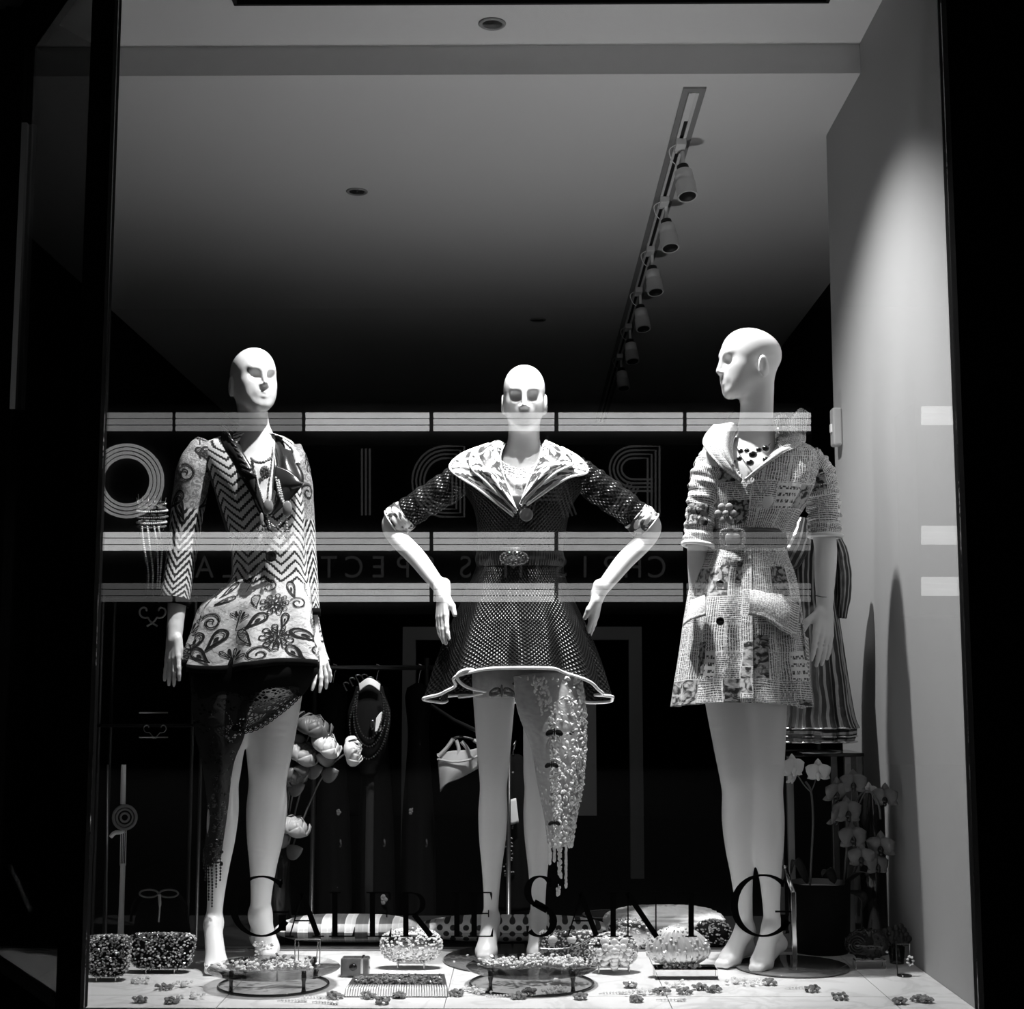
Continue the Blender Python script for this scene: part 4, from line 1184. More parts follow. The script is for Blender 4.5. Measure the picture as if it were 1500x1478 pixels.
# hem is cut high at the front; lower at the sides and back
def mwarp(th, v, P):
    front = np.exp(-(np.minimum(np.abs(th), 6.28 - np.abs(th)) / .95) ** 4)
    up = front * .098 + .012 * np.sin(5 * th + 1.0) * (1 - front)
    P = P.copy(); P[:, 2] += up * v ** 2
    return P
sk_m = Loft([(828, 699, 823, .094, YM), (850, 691, 829, .105, YM), (880, 679, 840, .125, YM), (920, 663, 858, .150, YM), (970, 648, 876, .178, YM), (1024, 636, 890, .205, YM)], mfold, mwarp)
skm = put('dress_skirt', sk_m.mesh(220, 60, rad=.21), m_net, man_m, .002)
put('slip_skirt', Loft([(835, 702, 820, .085, YM), (880, 690, 832, .10, YM), (950, 686, 842, .12, YM), (985, 690, 845, .122, YM)], None).mesh(60, 16), m_slip, skm, .001)
th = np.linspace(-math.pi, math.pi, 221)[:-1]
put('hem_piping', tube(sk_m.at(th, np.ones(220), .001), .0052, 8, True), m_white_piping, skm, 0)
# folded-under curl of the hem at one side of the opening
curl = curve(pts([(702, 981, YM - .165), (684, 981, YM - .185), (671, 987, YM - .19), (671, 996, YM - .185), (683, 1006, YM - .17), (700, 1011, YM - .16), (712, 1013, YM - .15)]), 40)
put('hem_curl', (np.concatenate([curl, curl + np.outer(np.linspace(1, .3, 40), (0.006, .03, -.004))]), grid(39, 1)), m_net, skm, .002)
put('hem_piping', tube(curl, .0050, 8), m_white_piping, skm, 0)
put('hem_piping', tube(curve(pts([(672, 1021, YM - .06), (690, 1019, YM - .10), (708, 1015, YM - .14)]), 16), .0045, 8), m_white_piping, skm, 0)
# ribbed belt with jewelled buckle
blt = Loft([(806, 700, 823, .100, YM), (811, 698, 825, .104, YM), (826, 698, 825, .104, YM), (832, 700, 823, .100, YM)])
m_belt = plain('black_ribbed_elastic', .012, .5)
belt = put('belt', blt.mesh(80, 8), m_belt, man_m, .003)
put('belt_rib', joinl([tube([blt.at(np.array(a), np.array(.08), .001), blt.at(np.array(a), np.array(.5), .003), blt.at(np.array(a), np.array(.92), .001)], .0018, 5) for a in np.linspace(-1.5, 1.5, 46)]), m_belt, belt, 0, True, 'stuff')
bc = at(753, 818, YM - .112)
bk = put('buckle', superell(bc, (.047, .010, .024), .8, .8, 28, 12), m_crystal_dark, belt, 0)
put('buckle_stones', joinl([gem(bc + (.045 * math.cos(a) * q, -.010, .022 * math.sin(a) * q), rg.uniform(.003, .006), rg) for q in (.35, .7, 1.0) for a in np.linspace(0, 6.2, int(22 * q))]), m_crystal_dark, bk, 0, False, 'stuff')
# sleeves and turned-back printed cuffs
for s, P in ((-1, [at(692, 688, YM), at(660, 712, YM + .015), at(612, 742, YM + .04), at(580, 764, YM + .055)]),
             (1, [at(840, 688, YM), at(870, 710, YM + .015), at(915, 742, YM + .04), at(946, 768, YM + .055)])):
    S = Sleeve(P, [.050, .053, .050, .047], .055, 6, s * .8)
    so = put('sleeve', S.mesh(40, 80), m_net, man_m, .002)
    C = Sleeve([P[0] * 0 + crom(np.array(P), np.array([.80]))[0], crom(np.array(P), np.array([.9]))[0], P[-1] + (P[-1] - P[-2]) * .10], [.049, .054, .050], .03, 2, s)
    put('cuff', C.mesh(36, 14), m_zebra, so, .003)
    put('cuff_piping', tube(C.at(np.linspace(-math.pi, math.pi, 41)[:-1], np.ones(40), .001), .003, 6, True), m_white_piping, so, 0)
# wide layered collar with white piping
def collar(name, inner, outer, bulge):
    c = put(name, strip(inner, outer, bulge, 34, 10, .006, 3), m_zebra, dress, .003)
    put('collar_piping', tube(curve(pts(outer), 50) + (0, -.002, 0), .0040, 7), m_white_piping, c, 0)
    put('collar_piping', tube(curve(pts(inner), 50) + (0, -.002, 0), .0026, 7), m_white_piping, c, 0)
collar('collar_wing', [(738, 652, YM - .02), (731, 672, YM - .07), (735, 700, YM - .105), (746, 728, YM - .12), (756, 752, YM - .125)],
       [(700, 655, YM + .0), (672, 668, YM - .04), (660, 688, YM - .07), (700, 716, YM - .125), (752, 756, YM - .135)], .020)
collar('collar_wing', [(740, 650, YM - .02), (733, 668, YM - .075), (737, 694, YM - .11), (747, 722, YM - .125), (757, 748, YM - .13)],
       [(716, 650, YM - .02), (694, 660, YM - .07), (690, 684, YM - .11), (714, 708, YM - .14), (754, 750, YM - .142)], .026)
collar('collar_wing', [(796, 652, YM - .02), (795, 668, YM - .07), (786, 690, YM - .10), (776, 712, YM - .12), (764, 742, YM - .125)],
       [(822, 655, YM + .0), (850, 672, YM - .04), (860, 692, YM - .07), (828, 702, YM - .12), (772, 740, YM - .13)], .020)
collar('collar_wing', [(796, 650, YM - .02), (793, 664, YM - .08), (784, 684, YM - .11), (774, 706, YM - .125), (762, 738, YM - .13)],
       [(804, 648, YM - .03), (826, 660, YM - .08), (840, 678, YM - .10), (812, 694, YM - .14), (768, 732, YM - .14)], .026)
for px in ((738, 652), (796, 650)):
    pass
put('button', disc_at(at(771, 754, YM - .122), [(a * 1.25, b) for a, b in BTN], 24), m_amber, dress, 0)
ch = []
for row in range(4):
    P = along(curve(pts([(735, 676 + row * 4, YM - .045), (750, 685 + row * 4, YM - .085), (767, 687 + row * 4, YM - .092), (783, 683 + row * 4, YM - .08), (792, 676 + row * 4, YM - .05)]), 40), .0075)
    ch += [gem(p + (rg.uniform(-.002, .002), -.003, rg.uniform(-.002, .002)), rg.uniform(.003, .005), rg) for p in P]
put('crystal_choker', joinl(ch), m_crystal, man_m, 0, False, 'stuff')
# pale lace under-dress with its long trailing panel
m_palelace = lace_mat('pale_lace', .50, cover=.72, scale=70.0)
ud = Loft([(960, 690, 846, .130, YM), (1000, 692, 852, .135, YM), (1022, 696, 856, .132, YM)], lambda th, v: .02 * np.sin(9 * th))
under = put('lace_underskirt', ud.mesh(80, 20, rad=.14), m_palelace, man_m, .002)
trail = put('lace_trail', (lambda p: (p[0], p[1], p[2] * (.2, .75)))(patch([
    pts([(752, 990, YM - .15), (785, 985, YM - .16), (815, 985, YM - .155), (850, 995, YM - .13)]),
    pts([(758, 1040, YM - .15), (790, 1045, YM - .175), (825, 1045, YM - .165), (858, 1050, YM - .13)]),
    pts([(778, 1095, YM - .14), (800, 1100, YM - .175), (832, 1100, YM - .165), (857, 1100, YM - .13)]),
    pts([(788, 1150, YM - .14), (808, 1155, YM - .17), (834, 1155, YM - .16), (852, 1150, YM - .13)]),
    pts([(798, 1200, YM - .14), (812, 1205, YM - .165), (828, 1205, YM - .155), (842, 1195, YM - .13)]),
    pts([(802, 1235, YM - .14), (814, 1240, YM - .16), (826, 1240, YM - .15), (836, 1232, YM - .13)])], 36, 90)), m_palelace, under, .003)
m_petal = plain('pale_sequins', .72, .35)
pt = []
trows = [(990, 752, 850), (1045, 760, 858), (1100, 780, 858), (1150, 788, 853), (1200, 800, 843), (1238, 802, 838)]
def trail_x(y, t): return np.interp(y, [r[0] for r in trows], [r[1] for r in trows]) * (1 - t) + np.interp(y, [r[0] for r in trows], [r[2] for r in trows]) * t
for i in range(1200):
    y = 990 + 250 * rg.random() ** .8; t = rg.choice((rg.random(), 1 - rg.random() ** 3 * .25, .3 + .2 * rg.random()))
    if t < .35 and rg.random() < .25: continue
    x = trail_x(y, t); p = at(x, y, YM - .135 - .04 * math.sin(math.pi * t) - .006)
    r = rg.uniform(.0025, .006)
    V, Fs = sph((0, 0, 0), (r, r * .35, r * rg.uniform(.8, 1.8)), 6, 4)
    pt.append((V @ (ry(rg.uniform(-1, 1)) @ rz(rg.uniform(-.6, .6))).T + p, Fs))
for x0, y0, y1, w in ((806, 1236, 1266, .006), (812, 1236, 1262, .005), (820, 1238, 1286, .010), (829, 1236, 1300, .003), (818, 1300, 1312, .009)):
    n = int((y1 - y0) * 1.2)
    for i in range(n):
        p = at(x0 + rg.uniform(-1, 1) * w * 240, y0 + (y1 - y0) * i / n, YM - .15)
        pt.append(sph(p, (.004, .003, .005), 6, 4))
    pt.append(tube([at(x0, y0 - 5, YM - .15), at(x0, y1, YM - .15)], .0015, 5))
put('petal_fringe', joinl(pt), m_petal, trail, 0, True, 'stuff')
# dark butterfly appliques
for x, y, s in ((735, 1012, 1.5), (812, 1072, 1.0), (808, 1120, .8), (812, 1205, .7), (757, 1000, .5)):
    c = at(x, y, YM - .185 if x > 780 else YM - .145)
    V = []
    sh = [sph(c + (0, -.002, 0), (.003 * s, .003, .014 * s), 8, 6)]
    for q in (-1, 1):
        sh.append((lambda w: (w[0] @ ry(q * .6).T + c, w[1]))(sph((q * .014 * s, 0, .006 * s), (.014 * s, .0025, .009 * s), 12, 6)))
        sh.append((lambda w: (w[0] @ ry(-q * .5).T + c, w[1]))(sph((q * .010 * s, 0, -.008 * s), (.010 * s, .0025, .008 * s), 12, 6)))
    put('butterfly_applique', joinl(sh), m_crystal_dark if s > 1.2 else m_jet, under, 0, True, 'stuff')
put('base_plate', lathe([(.0, 0.001), (.245, .001), (.25, .004), (.245, .0075), (.0, .008)], (fl(765, 1410)[0], 4.735, 0), 64), plain('smoked_glass_plate', .16, .08, coat=1.0), man_m, 0)

# ------------------------------------------------------------------ newspaper dress
rg = random.Random(37)
m_news = news_mat('newsprint_cloth'); m_news2 = news_mat('newsprint_sleeve', 1.1); m_newsink = plain('printed_picture', .015, .7)
def rfold(th, v):
    return .018 * np.sin(11 * th + 14 * v) + .012 * np.sin(19 * th - 25 * v)
top = Loft([(640, 1085, 1128, .05, YR + .03), (648, 1052, 1170, .066, YR + .02), (662, 1034, 1196, .08, YR + .015), (690, 1030, 1196, .094, YR), (725, 1028, 1186, .110, YR - .005), (755, 1034, 1170, .105, YR), (780, 1036, 1156, .096, YR), (806, 1034, 1150, .094, YR)], rfold)
cutR = vneck([(1078, 620), (1070, 660), (1076, 690), (1085, 705), (1112, 690), (1138, 665), (1142, 620)], YR - .04)
rt = put('dress_top', top.mesh(120, 80, cut=cutR), m_news, man_r, .002)
def sfold(th, v): return (.055 * np.sin(8 * th + .4) + .03 * np.sin(17 * th + 2)) * (.35 + .65 * v)
skr = Loft([(798, 1036, 1150, .094, YR), (815, 1030, 1154, .105, YR), (850, 1015, 1166, .125, YR), (900, 1006, 1174, .140, YR), (950, 1000, 1180, .150, YR), (1000, 993, 1186, .158, YR), (1032, 989, 1190, .165, YR)], sfold,
           lambda th, v, P: P + np.outer(v ** 3 * (.008 * np.sin(2 * th + 2.0)), (0, 0, 1)))
rs = put('dress_skirt', skr.mesh(180, 80, rad=.15), m_news, man_r, .002)
# solid pictures of the print on the cloth
def cloth_patch(surf, t0, t1, v0, v1, off, n=10, rad=.15):
    TH, VV = np.meshgrid(np.linspace(t0, t1, n + 1), np.linspace(v0, v1, n + 1))
    return surf.at(TH, VV, off).reshape(-1, 3), grid(n, n), np.stack([TH.ravel() * rad, VV.ravel() * surf.len], 1)
def photo_mat(name):
    k = NT(name); v, o = k.xyz('UV')
    k.col(k.mix(k.step(k.noise(v, 70.0, 3.0, .6), .42, .60), .012, .34)); k.rough(.7)
    return k.m
m_photo = photo_mat('printed_photograph')
for t0, t1, v0, v1 in ((.42, .78, .16, .34), (-.62, -.42, .10, .30), (-.95, -.72, .62, .82), (.0, .26, .58, .78), (-.38, -.12, .90, .985), (.75, 1.05, .945, .99), (1.0, 1.25, .50, .72), (-.28, -.10, .13, .28)):
    put('printed_picture', cloth_patch(skr, t0, t1, v0, v1, .0022), m_photo, rs, 0)
for t0, t1, v0, v1 in ((-.62, -.20, .60, .80),):
    put('printed_picture', cloth_patch(top, t0, t1, v0, v1, .0022), m_photo, rt, 0)
# hip flaps standing off the skirt, each casting its shade
put('pocket_flap', strip([(1098, 862, YR - .135), (1125, 868, YR - .125), (1150, 872, YR - .10), (1172, 880, YR - .05)], [(1096, 901, YR - .16), (1120, 906, YR - .17), (1148, 926, YR - .16), (1166, 938, YR - .12)], .012, 24, 10), m_news, rs, .003)
put('pocket_flap', strip([(1012, 880, YR - .06), (1022, 876, YR - .10), (1032, 872, YR - .125)], [(1000, 918, YR - .07), (1012, 908, YR - .135), (1034, 902, YR - .155)], .008, 16, 8), m_news, rs, .003)
put('side_flap', strip([(1160, 925, YR - .09), (1175, 930, YR - .05), (1184, 935, YR)], [(1158, 1030, YR - .13), (1176, 1038, YR - .10), (1188, 1028, YR - .03)], .008, 16, 14), m_news2, rs, .003)
put('placket', cloth_patch(skr, -.16, .02, .02, .99, .0035, 24), m_news2, rs, .002)
# sleeves
for nm, P, r in (('sleeve', [at(1050, 664, YR - .01), at(1036, 695, YR - .03), at(1027, 750, YR - .04), at(1022, 800, YR - .05)], [.042, .050, .046, .046]),
                 ('sleeve', [at(1180, 668, YR + .03), at(1198, 695, YR + .045), at(1206, 740, YR + .06), at(1208, 786, YR + .06)], [.044, .054, .053, .050])):
    S = Sleeve(P, r, .075, 9, 1.0)
    so = put(nm, S.mesh(40, 80), m_news2, man_r, .002)
    TH, VV = np.meshgrid(np.linspace(-.75, .15, 11), np.linspace(.24, .50, 11))
    if r[0] > .043: put('printed_picture', (S.at(TH, VV, .0022).reshape(-1, 3), grid(10, 10), np.stack([TH.ravel() * .05, VV.ravel() * S.len], 1)), m_photo, so, 0)
    else:
        TH, VV = np.meshgrid(np.linspace(-1.2, .4, 11), np.linspace(.62, .80, 11))
        put('printed_picture', (S.at(TH, VV, .0022).reshape(-1, 3), grid(10, 10), np.stack([TH.ravel() * .05, VV.ravel() * S.len], 1)), m_photo, so, 0)
    for i in range(1):
        vv = .985
        put('sleeve_roll', tube(S.at(np.linspace(-math.pi, math.pi, 37)[:-1] , np.full(36, min(vv, 1.0)) , .001 + .002 * i), .0075, 8, True), m_news2, so, 0)
# collar: folded wing on one side, gathered ruffle with brooch on the other
put('collar_wing', strip([(1083, 628, YR + .02), (1074, 648, YR - .04), (1074, 672, YR - .085), (1079, 690, YR - .105), (1087, 704, YR - .112)],
                         [(1045, 622, YR + .0), (1031, 640, YR - .05), (1032, 655, YR - .085), (1056, 684, YR - .12), (1083, 706, YR - .122)], .020, 30, 10), m_news, rt, .003)
put('collar_wing', strip([(1080, 626, YR + .01), (1072, 644, YR - .05), (1070, 664, YR - .09), (1075, 684, YR - .115)], [(1062, 620, YR - .01), (1050, 640, YR - .07), (1055, 662, YR - .11), (1070, 686, YR - .128)], .020, 24, 8), m_news2, rt, .003)
put('collar_wing', strip([(1138, 640, YR + .02), (1136, 656, YR - .04), (1122, 674, YR - .085), (1104, 690, YR - .105), (1089, 704, YR - .112)],
                         [(1180, 634, YR + .02), (1178, 650, YR - .03), (1150, 662, YR - .09), (1120, 684, YR - .122), (1092, 706, YR - .122)], .016, 30, 10), m_news, rt, .003)
ruff = patch([pts([(1136, 655, YR - .02), (1142, 640, YR + .03), (1155, 634, YR - .02), (1168, 634, YR + .02), (1180, 636, YR + .01)]),
              pts([(1136, 630, YR - .05), (1146, 618, YR + .02), (1156, 622, YR - .05), (1168, 612, YR + .0), (1182, 618, YR - .01)]),
              pts([(1134, 612, YR - .06), (1148, 606, YR + .02), (1158, 612, YR - .06), (1172, 598, YR + .0), (1184, 604, YR - .02)])], 40, 14)
put('collar_ruffle', (ruff[0], ruff[1], ruff[2] * (.12, .1)), m_news, rt, .003)
put('brooch', joinl([gem(at(1152 + rg.uniform(-12, 14), 632 + rg.uniform(-8, 6), YR - .07), rg.uniform(.003, .006), rg) for _ in range(24)]), m_crystal_dark, rt, 0, False, 'stuff')
put('flower_applique', joinl([sph(at(1063 + 11 * math.cos(a), 752 + 11 * math.sin(a), YR - .118), (.012, .006, .012), 10, 6) for a in np.linspace(0, 5.2, 6)] + [sph(at(1063, 752, YR - .124), .010, 10, 6)]), plain('grey_flower', .3, .6), rt, 0, True, 'stuff')
for x, y, o in ((1082, 703, -.122),): put('button', disc_at(at(x, y, YR + o), [(q * .62, z) for q, z in BTN]), m_amber, rt, 0)
for x, y, o, mt in ((1055, 855, -.142, m_silver), (1055, 910, -.152, m_jet)): put('button', disc_at(at(x, y, YR + o), [(q * .75, z) for q, z in BTN]), mt, rs, 0)
# belt
blt = Loft([(778, 1036, 1150, .104, YR), (783, 1032, 1152, .110, YR), (800, 1032, 1151, .110, YR), (806, 1034, 1150, .106, YR)])
m_belt2 = plain('dark_grey_leather', .035, .45)
belt = put('belt', blt.mesh(80, 8), m_belt2, man_r, .003)
put('belt_rib', joinl([tube([blt.at(np.array(a), np.array(.06), .001), blt.at(np.array(a), np.array(.5), .003), blt.at(np.array(a), np.array(.94), .001)], .0018, 5) for a in np.linspace(-1.5, 1.5, 50)]), m_belt2, belt, 0, True, 'stuff')
bc = at(1073, 789, YR - .122)
bk = put('buckle', superell(bc, (.024, .008, .016), .5, .5, 24, 12), m_amber, belt, 0)
fr = []
for i in range(44):
    a = 2 * math.pi * i / 44; q = (abs(math.cos(a)) ** 6 + abs(math.sin(a)) ** 6) ** (-1 / 6)
    for r in (1.0, 1.14): fr.append(sph(bc + (.032 * r * q * math.cos(a), -.002, .024 * r * q * math.sin(a)), .0042 * rg.uniform(.8, 1.2), 7, 5))
put('buckle_frame', joinl(fr), m_crystal_dark, bk, 0, True, 'stuff')
# bib necklace of dark stones
nc = curve(pts([(1078, 655, YR - .03), (1084, 660, YR - .065), (1096, 664, YR - .09), (1108, 663, YR - .092), (1120, 658, YR - .07), (1128, 650, YR - .03)]), 40)
put('necklace_chain', tube(nc, .0018, 6), m_silver, man_r, 0)
for x, y, r in ((1085, 661, .008), (1103, 666, .012), (1122, 657, .011), (1083, 672, .008), (1099, 678, .011), (1112, 659, .008), (1094, 660, .007), (1122, 673, .009)):
    st = put('necklace_stone', sph(at(x, y, YR - .102 if 1085 < x < 1120 else YR - .086), (r, .006, r * .8), 14, 8), m_jet, man_r, 0)
    t = np.linspace(0, 2 * math.pi, 17)[:-1]; c = at(x, y, YR - .102 if 1085 < x < 1120 else YR - .086)
    put('setting', tube(np.stack([c[0] + r * np.cos(t), np.full(16, c[1]), c[2] + r * .8 * np.sin(t)], 1), .0018, 5, True), m_silver, st, 0)
# wrist seam, base plate and calf rod
wc = at(1207, 874, YR + .035)
put('wrist_seam', tube(np.stack([wc[0] + .0265 * np.cos(t), wc[1] + .0265 * np.sin(t), wc[2] + .003 * np.cos(2 * t)], 1), .0011, 5, True), m_jet, man_r, 0)
put('base_plate', lathe([(.0, 0.001), (.170, .001), (.175, .004), (.170, .0075), (.0, .008)], (fl(1160, 1417)[0], fl(1160, 1417)[1] + .0, 0), 64), bpy.data.materials['smoked_glass_plate'], man_r, 0)
r0 = fl(1164, 1408); r0[2] = .004
r1 = r0 + (0, 0, at(1163, 1308, r0[1])[2]); r2 = at(1150, 1270, r0[1] - .04)
put('support_rod', box((r0[0] - .008, r0[1] - .008, .004), (r0[0] + .008, r0[1] + .008, r1[2]), .002), m_chrome, man_r, 0, False)
put('calf_strut', join(tube([r1 + (0, 0, -.003), r2], .0075, 8), tube([r2, r2 + (-.012, -.005, .0)], .006, 8)), m_chrome, man_r, 0)

# ------------------------------------------------------------------ goods on the display floor
rg = random.Random(51)
m_sequin = plain('dark_sequin', .22, .15, .5)
m_sequin2 = plain('bright_sequin', .80, .12, .4)
m_gold = plain('pale_gilt', .72, .22, .45, noise=.15, nscale=90)
m_clear = clear_mat('clear_acrylic', 1.45, .97)
m_wire = plain('thin_bright_wire', .6, .25, 1.0)
m_smoke = glass_pane('smoked_glass_disc', .06, .62)
def scatter_on(shape, n, r0, r1, rg, front=True):
    """small stones set all over a body"""
    V, Fs = shape; cen = np.array([V[list(f)].mean(0) for f in Fs]); c0 = V.mean(0); out = []
    ar = np.array([np.linalg.norm(np.cross(V[f[1]] - V[f[0]], V[f[-1]] - V[f[0]])) for f in Fs])
    ok = np.where((cen[:, 1] < c0[1] + .015) if front else ar > 0)[0]; w = ar[ok] / ar[ok].sum()
    cum = np.cumsum(w)
    for _ in range(n):
        f = Fs[ok[min(np.searchsorted(cum, rg.random()), len(ok) - 1)]]
        a, b = rg.random(), rg.random(); q = V[list(f)]
        p = (q[0] * (1 - a) + q[1] * a) * (1 - b) + (q[-1] * (1 - a) + q[-2] * a) * b
        out.append(gem(p + (p - c0) * .01, rg.uniform(r0, r1), rg))
    return joinl(out)
def wire_stand(c, w, h, d, parent, mat=m_wire):
    c = np.asarray(c, float)
    return put('stand', join(tube(curve([c + (-w, -d, 0), c + (-w, -d, h * .9), c + (-w * .9, -d, h), c + (w * .9, -d, h), c + (w, -d, h * .9), c + (w, -d, 0)], 30), .0022, 6),
                             tube(curve([c + (-w, d, 0), c + (-w, d, h * .9), c + (-w * .9, d, h), c + (w * .9, d, h), c + (w, d, h * .9), c + (w, d, 0)], 30), .0022, 6),
                             tube([c + (-w * .8, -d, h), c + (-w * .8, d, h)], .002, 6), tube([c + (w * .8, -d, h), c + (w * .8, d, h)], .002, 6)), mat, parent, 0, True, 'stuff')
def tapered(c, wb, wt, d, h, lean=0.0):
    """upright pouch, wider at the top"""
    V, Fs = superell((0, 0, 0), (1, 1, 1), .35, .45, 28, 14)
    V = V.copy(); t = (V[:, 2] + 1) / 2
    V[:, 0] *= wb + (wt - wb) * t; V[:, 1] = V[:, 1] * d * (1 - .35 * t) + lean * t; V[:, 2] = t * h
    return V + np.asarray(c), Fs
# two sequinned pouches beside the corner mullion
for px, py, wb, wt, h, lab, seed in ((232, 1428, .085, .102, .098, 'dark sequinned clutch on a wire stand beside the jacketed mannequin', 1),
                                     (152, 1440, .055, .068, .112, 'dark sequinned pouch standing behind the corner mullion', 2)):
    c = fl(px, py) + (0, .04, .0)
    t = thing('sequin_clutch', lab, 'clutch bag', c)
    wire_stand(c, wb * .5, .014, .02, t)
    body = tapered(c + (0, 0, .015), wb, wt, .034, h)
    b = put('body', body, m_velvet, t, 0)
    put('sequins', scatter_on(body, 650, .0025, .0055, rg), m_sequin, b, 0, False, 'stuff')
    put('bright_sequins', scatter_on(body, 240, .003, .006, rg), m_sequin2, b, 0, False, 'stuff')
# black bag with a looped ribbon handle behind the pouches
c = at(236, 1385, 4.86); c[2] = 0.0
t = thing('handbag', 'black soft handbag with two looped ribbon bows behind the sequinned clutches', 'handbag', c)
hz = at(236, 1300, 4.86)[2]
put('body', tapered(c, .10, .075, .05, hz * .80), m_velvet, t, 0)
for s in (-1, 1):
    P = [np.array((c[0] + s * (.032 + .030 * math.cos(a)), c[1] - .05, hz - .012 + .012 * math.sin(a) - s * .0)) for a in np.linspace(0, 6.28, 28)[:-1]]
    put('ribbon_loop', tube(P, .0032, 8, True), plain('grey_ribbon', .12, .35), t, 0)
    put('handle', tube(curve([(c[0] + s * .06, c[1] - .045, hz - .012), (c[0] + s * .085, c[1] - .04, hz - .05), (c[0] + s * .09, c[1] - .04, hz * .5)], 20), .005, 8), m_velvet, t, 0)
put('ribbon_tail', tube(curve([(c[0] + .003, c[1] - .055, hz - .015), (c[0] + .007, c[1] - .06, hz - .05), (c[0] + .004, c[1] - .058, hz - .10)], 14), [.005] * 7 + [.003] * 7, 8), plain('pale_ribbon', .45, .3), t, 0)
# two low round glass stands with ring and pegs, heaped with stones
def round_stand(cx, cy, R, rr, zt, lab, seed, pile):
    c = np.array((cx, cy, 0.0))
    t = thing('round_glass_stand', lab, 'display stand', c)
    put('top', lathe([(.0, zt), (R - .003, zt), (R, zt + .003), (R - .003, zt + .006), (.0, zt + .006)], c, 56), m_smoke, t, 0)
    a = np.linspace(0, 2 * math.pi, 49)[:-1]
    put('ring', tube(np.stack([cx + rr * np.cos(a), cy + rr * np.sin(a), np.full(48, .004)], 1), .0035, 8, True), m_jet, t, 0)
    for q in (-2.35, -.80, .80, 2.35):
        p = c + (rr * .93 * math.cos(q), rr * .93 * math.sin(q), 0)
        put('peg', lathe([(.0055, 0), (.0075, .004), (.0055, .012), (.005, zt * .6), (.0075, zt - .008), (.0065, zt + .012), (.004, zt + .014)], p, 14), m_jet, t, 0)
    r2 = random.Random(seed)
    for k, (ox, oy, n, sp, mt) in enumerate(pile):
        g = tag(mesh_obj('jewellery_heap', joinl([gem(c + (ox + r2.gauss(0, sp), oy + r2.gauss(0, sp * .4), zt + .008 + abs(r2.gauss(0, .009))), r2.uniform(.003, .008), r2) for _ in range(n)]), mt, smooth=False),
                ['loose heap of clear crystals on the %s', 'bright heap of cut stones on the %s', 'scatter of small sparkling stones on the %s'][k % 3] % ('glass stand by the jacketed mannequin' if seed == 1 else 'glass stand before the netted dress'), 'jewellery', 'stones heaped on the round stands')
        g['kind'] = 'stuff'
c1 = fl(393, 1446)
round_stand(c1[0] + .012, c1[1] + .02, .190, .157, .048, 'low round smoked glass stand on pegs by the jacketed mannequin', 1, [(-.05, -.03, 90, .05, m_crystal), (.06, -.02, 70, .03, m_crystal), (.0, .05, 60, .06, m_crystal_dark)])
c2 = fl(779, 1444)
round_stand(c2[0] - .0, c2[1] + .02, .190, .178, .048, 'low round smoked glass stand on pegs before the netted dress', 2, [(-.05, 0, 110, .06, m_crystal), (.05, .03, 110, .05, m_crystal), (.11, 0, 80, .03, m_crystal)])
# small wire easel standing on the first of them
c = np.array((fl(450, 1413, .054)[0], fl(450, 1413, .054)[1], .0545))
t = thing('wire_easel', 'tiny bent wire easel on the round stand by the jacketed mannequin', 'easel', c)
put('front_frame', tube(curve([c + (-.036, 0, 0), c + (-.036, 0, .062), c + (-.030, .0, .070), c + (.030, 0, .070), c + (.036, 0, .062), c + (.036, 0, 0)], 30), .0018, 6), m_wire, t, 0)
put('rear_frame', tube([c + (-.030, .03, 0), c + (-.026, 0, .064)], .0015, 6), m_wire, t, 0)
put('rear_frame', tube([c + (.022, .03, 0), c + (.030, 0, .064)], .0015, 6), m_wire, t, 0)
# small trinket box with beads
c = fl(519, 1432)
t = thing('trinket_box', 'small dark stone trinket box beside the oval jewelled clutch', 'box', c)
b = put('body', box(c + (-.042, 0, 0), c + (.042, .05, .055), .006), plain('dark_agate', .10, .2, noise=.6, nscale=40, coat=.6), t, 0, False)
put('lid_band', box(c + (.018, -.002, .0), c + (.026, .052, .0565), .001), m_silver, t, 0, False)
put('clasp_stone', sph(c + (-.004, -.003, .03), (.012, .005, .010), 12, 8), m_jet, b, 0)
# oval jewelled clutch on wire legs
c = fl(601, 1421) + (0, .03, 0)
t = thing('oval_clutch', 'oval crystal encrusted clutch on wire legs behind the ribbed clutch', 'clutch bag', c)
wire_stand(c, .040, .018, .016, t)
body = superell(c + (0, 0, .068), (.092, .036, .048), .75, .7, 36, 18)
b = put('body', body, m_silver, t, 0); put('crystals', scatter_on(body, 620, .003, .0062, rg), m_crystal, b, 0, False, 'stuff')
put('clasp', superell(c + (0, -.004, .116), (.020, .012, .008), .8, .8, 16, 8), m_crystal_dark, b, 0)
# flat ribbed metal clutch lying in front
a0 = fl(580, 1461); c = a0 + (0, .0, 0)
t = thing('ribbed_clutch', 'flat ribbed silver clutch lying on the marble before the oval clutch', 'clutch bag', c)
w, dp, h = .145, .12, .040
V = np.array([(-w, 0, 0), (w, 0, 0), (w * .95, dp, 0), (-w * .95, dp, 0), (-w * .97, .010, h * .55), (w * .97, .010, h * .55), (w * .88, dp, h), (-w * .88, dp, h)]) + c
put('body', (V, [(3, 2, 1, 0), (4, 5, 6, 7), (0, 1, 5, 4), (1, 2, 6, 5), (2, 3, 7, 6), (3, 0, 4, 7)]), m_steel, t, 0, False)
for i in range(40):
    x = -w * .96 + i * (1.92 * w / 39)
    put('rib', tube([c + (x, -.002, .003), c + (x * .985, .008, h * .55), c + (x * .96, .028, h * .66)], .0030, 6), m_sequin2, t, 0)
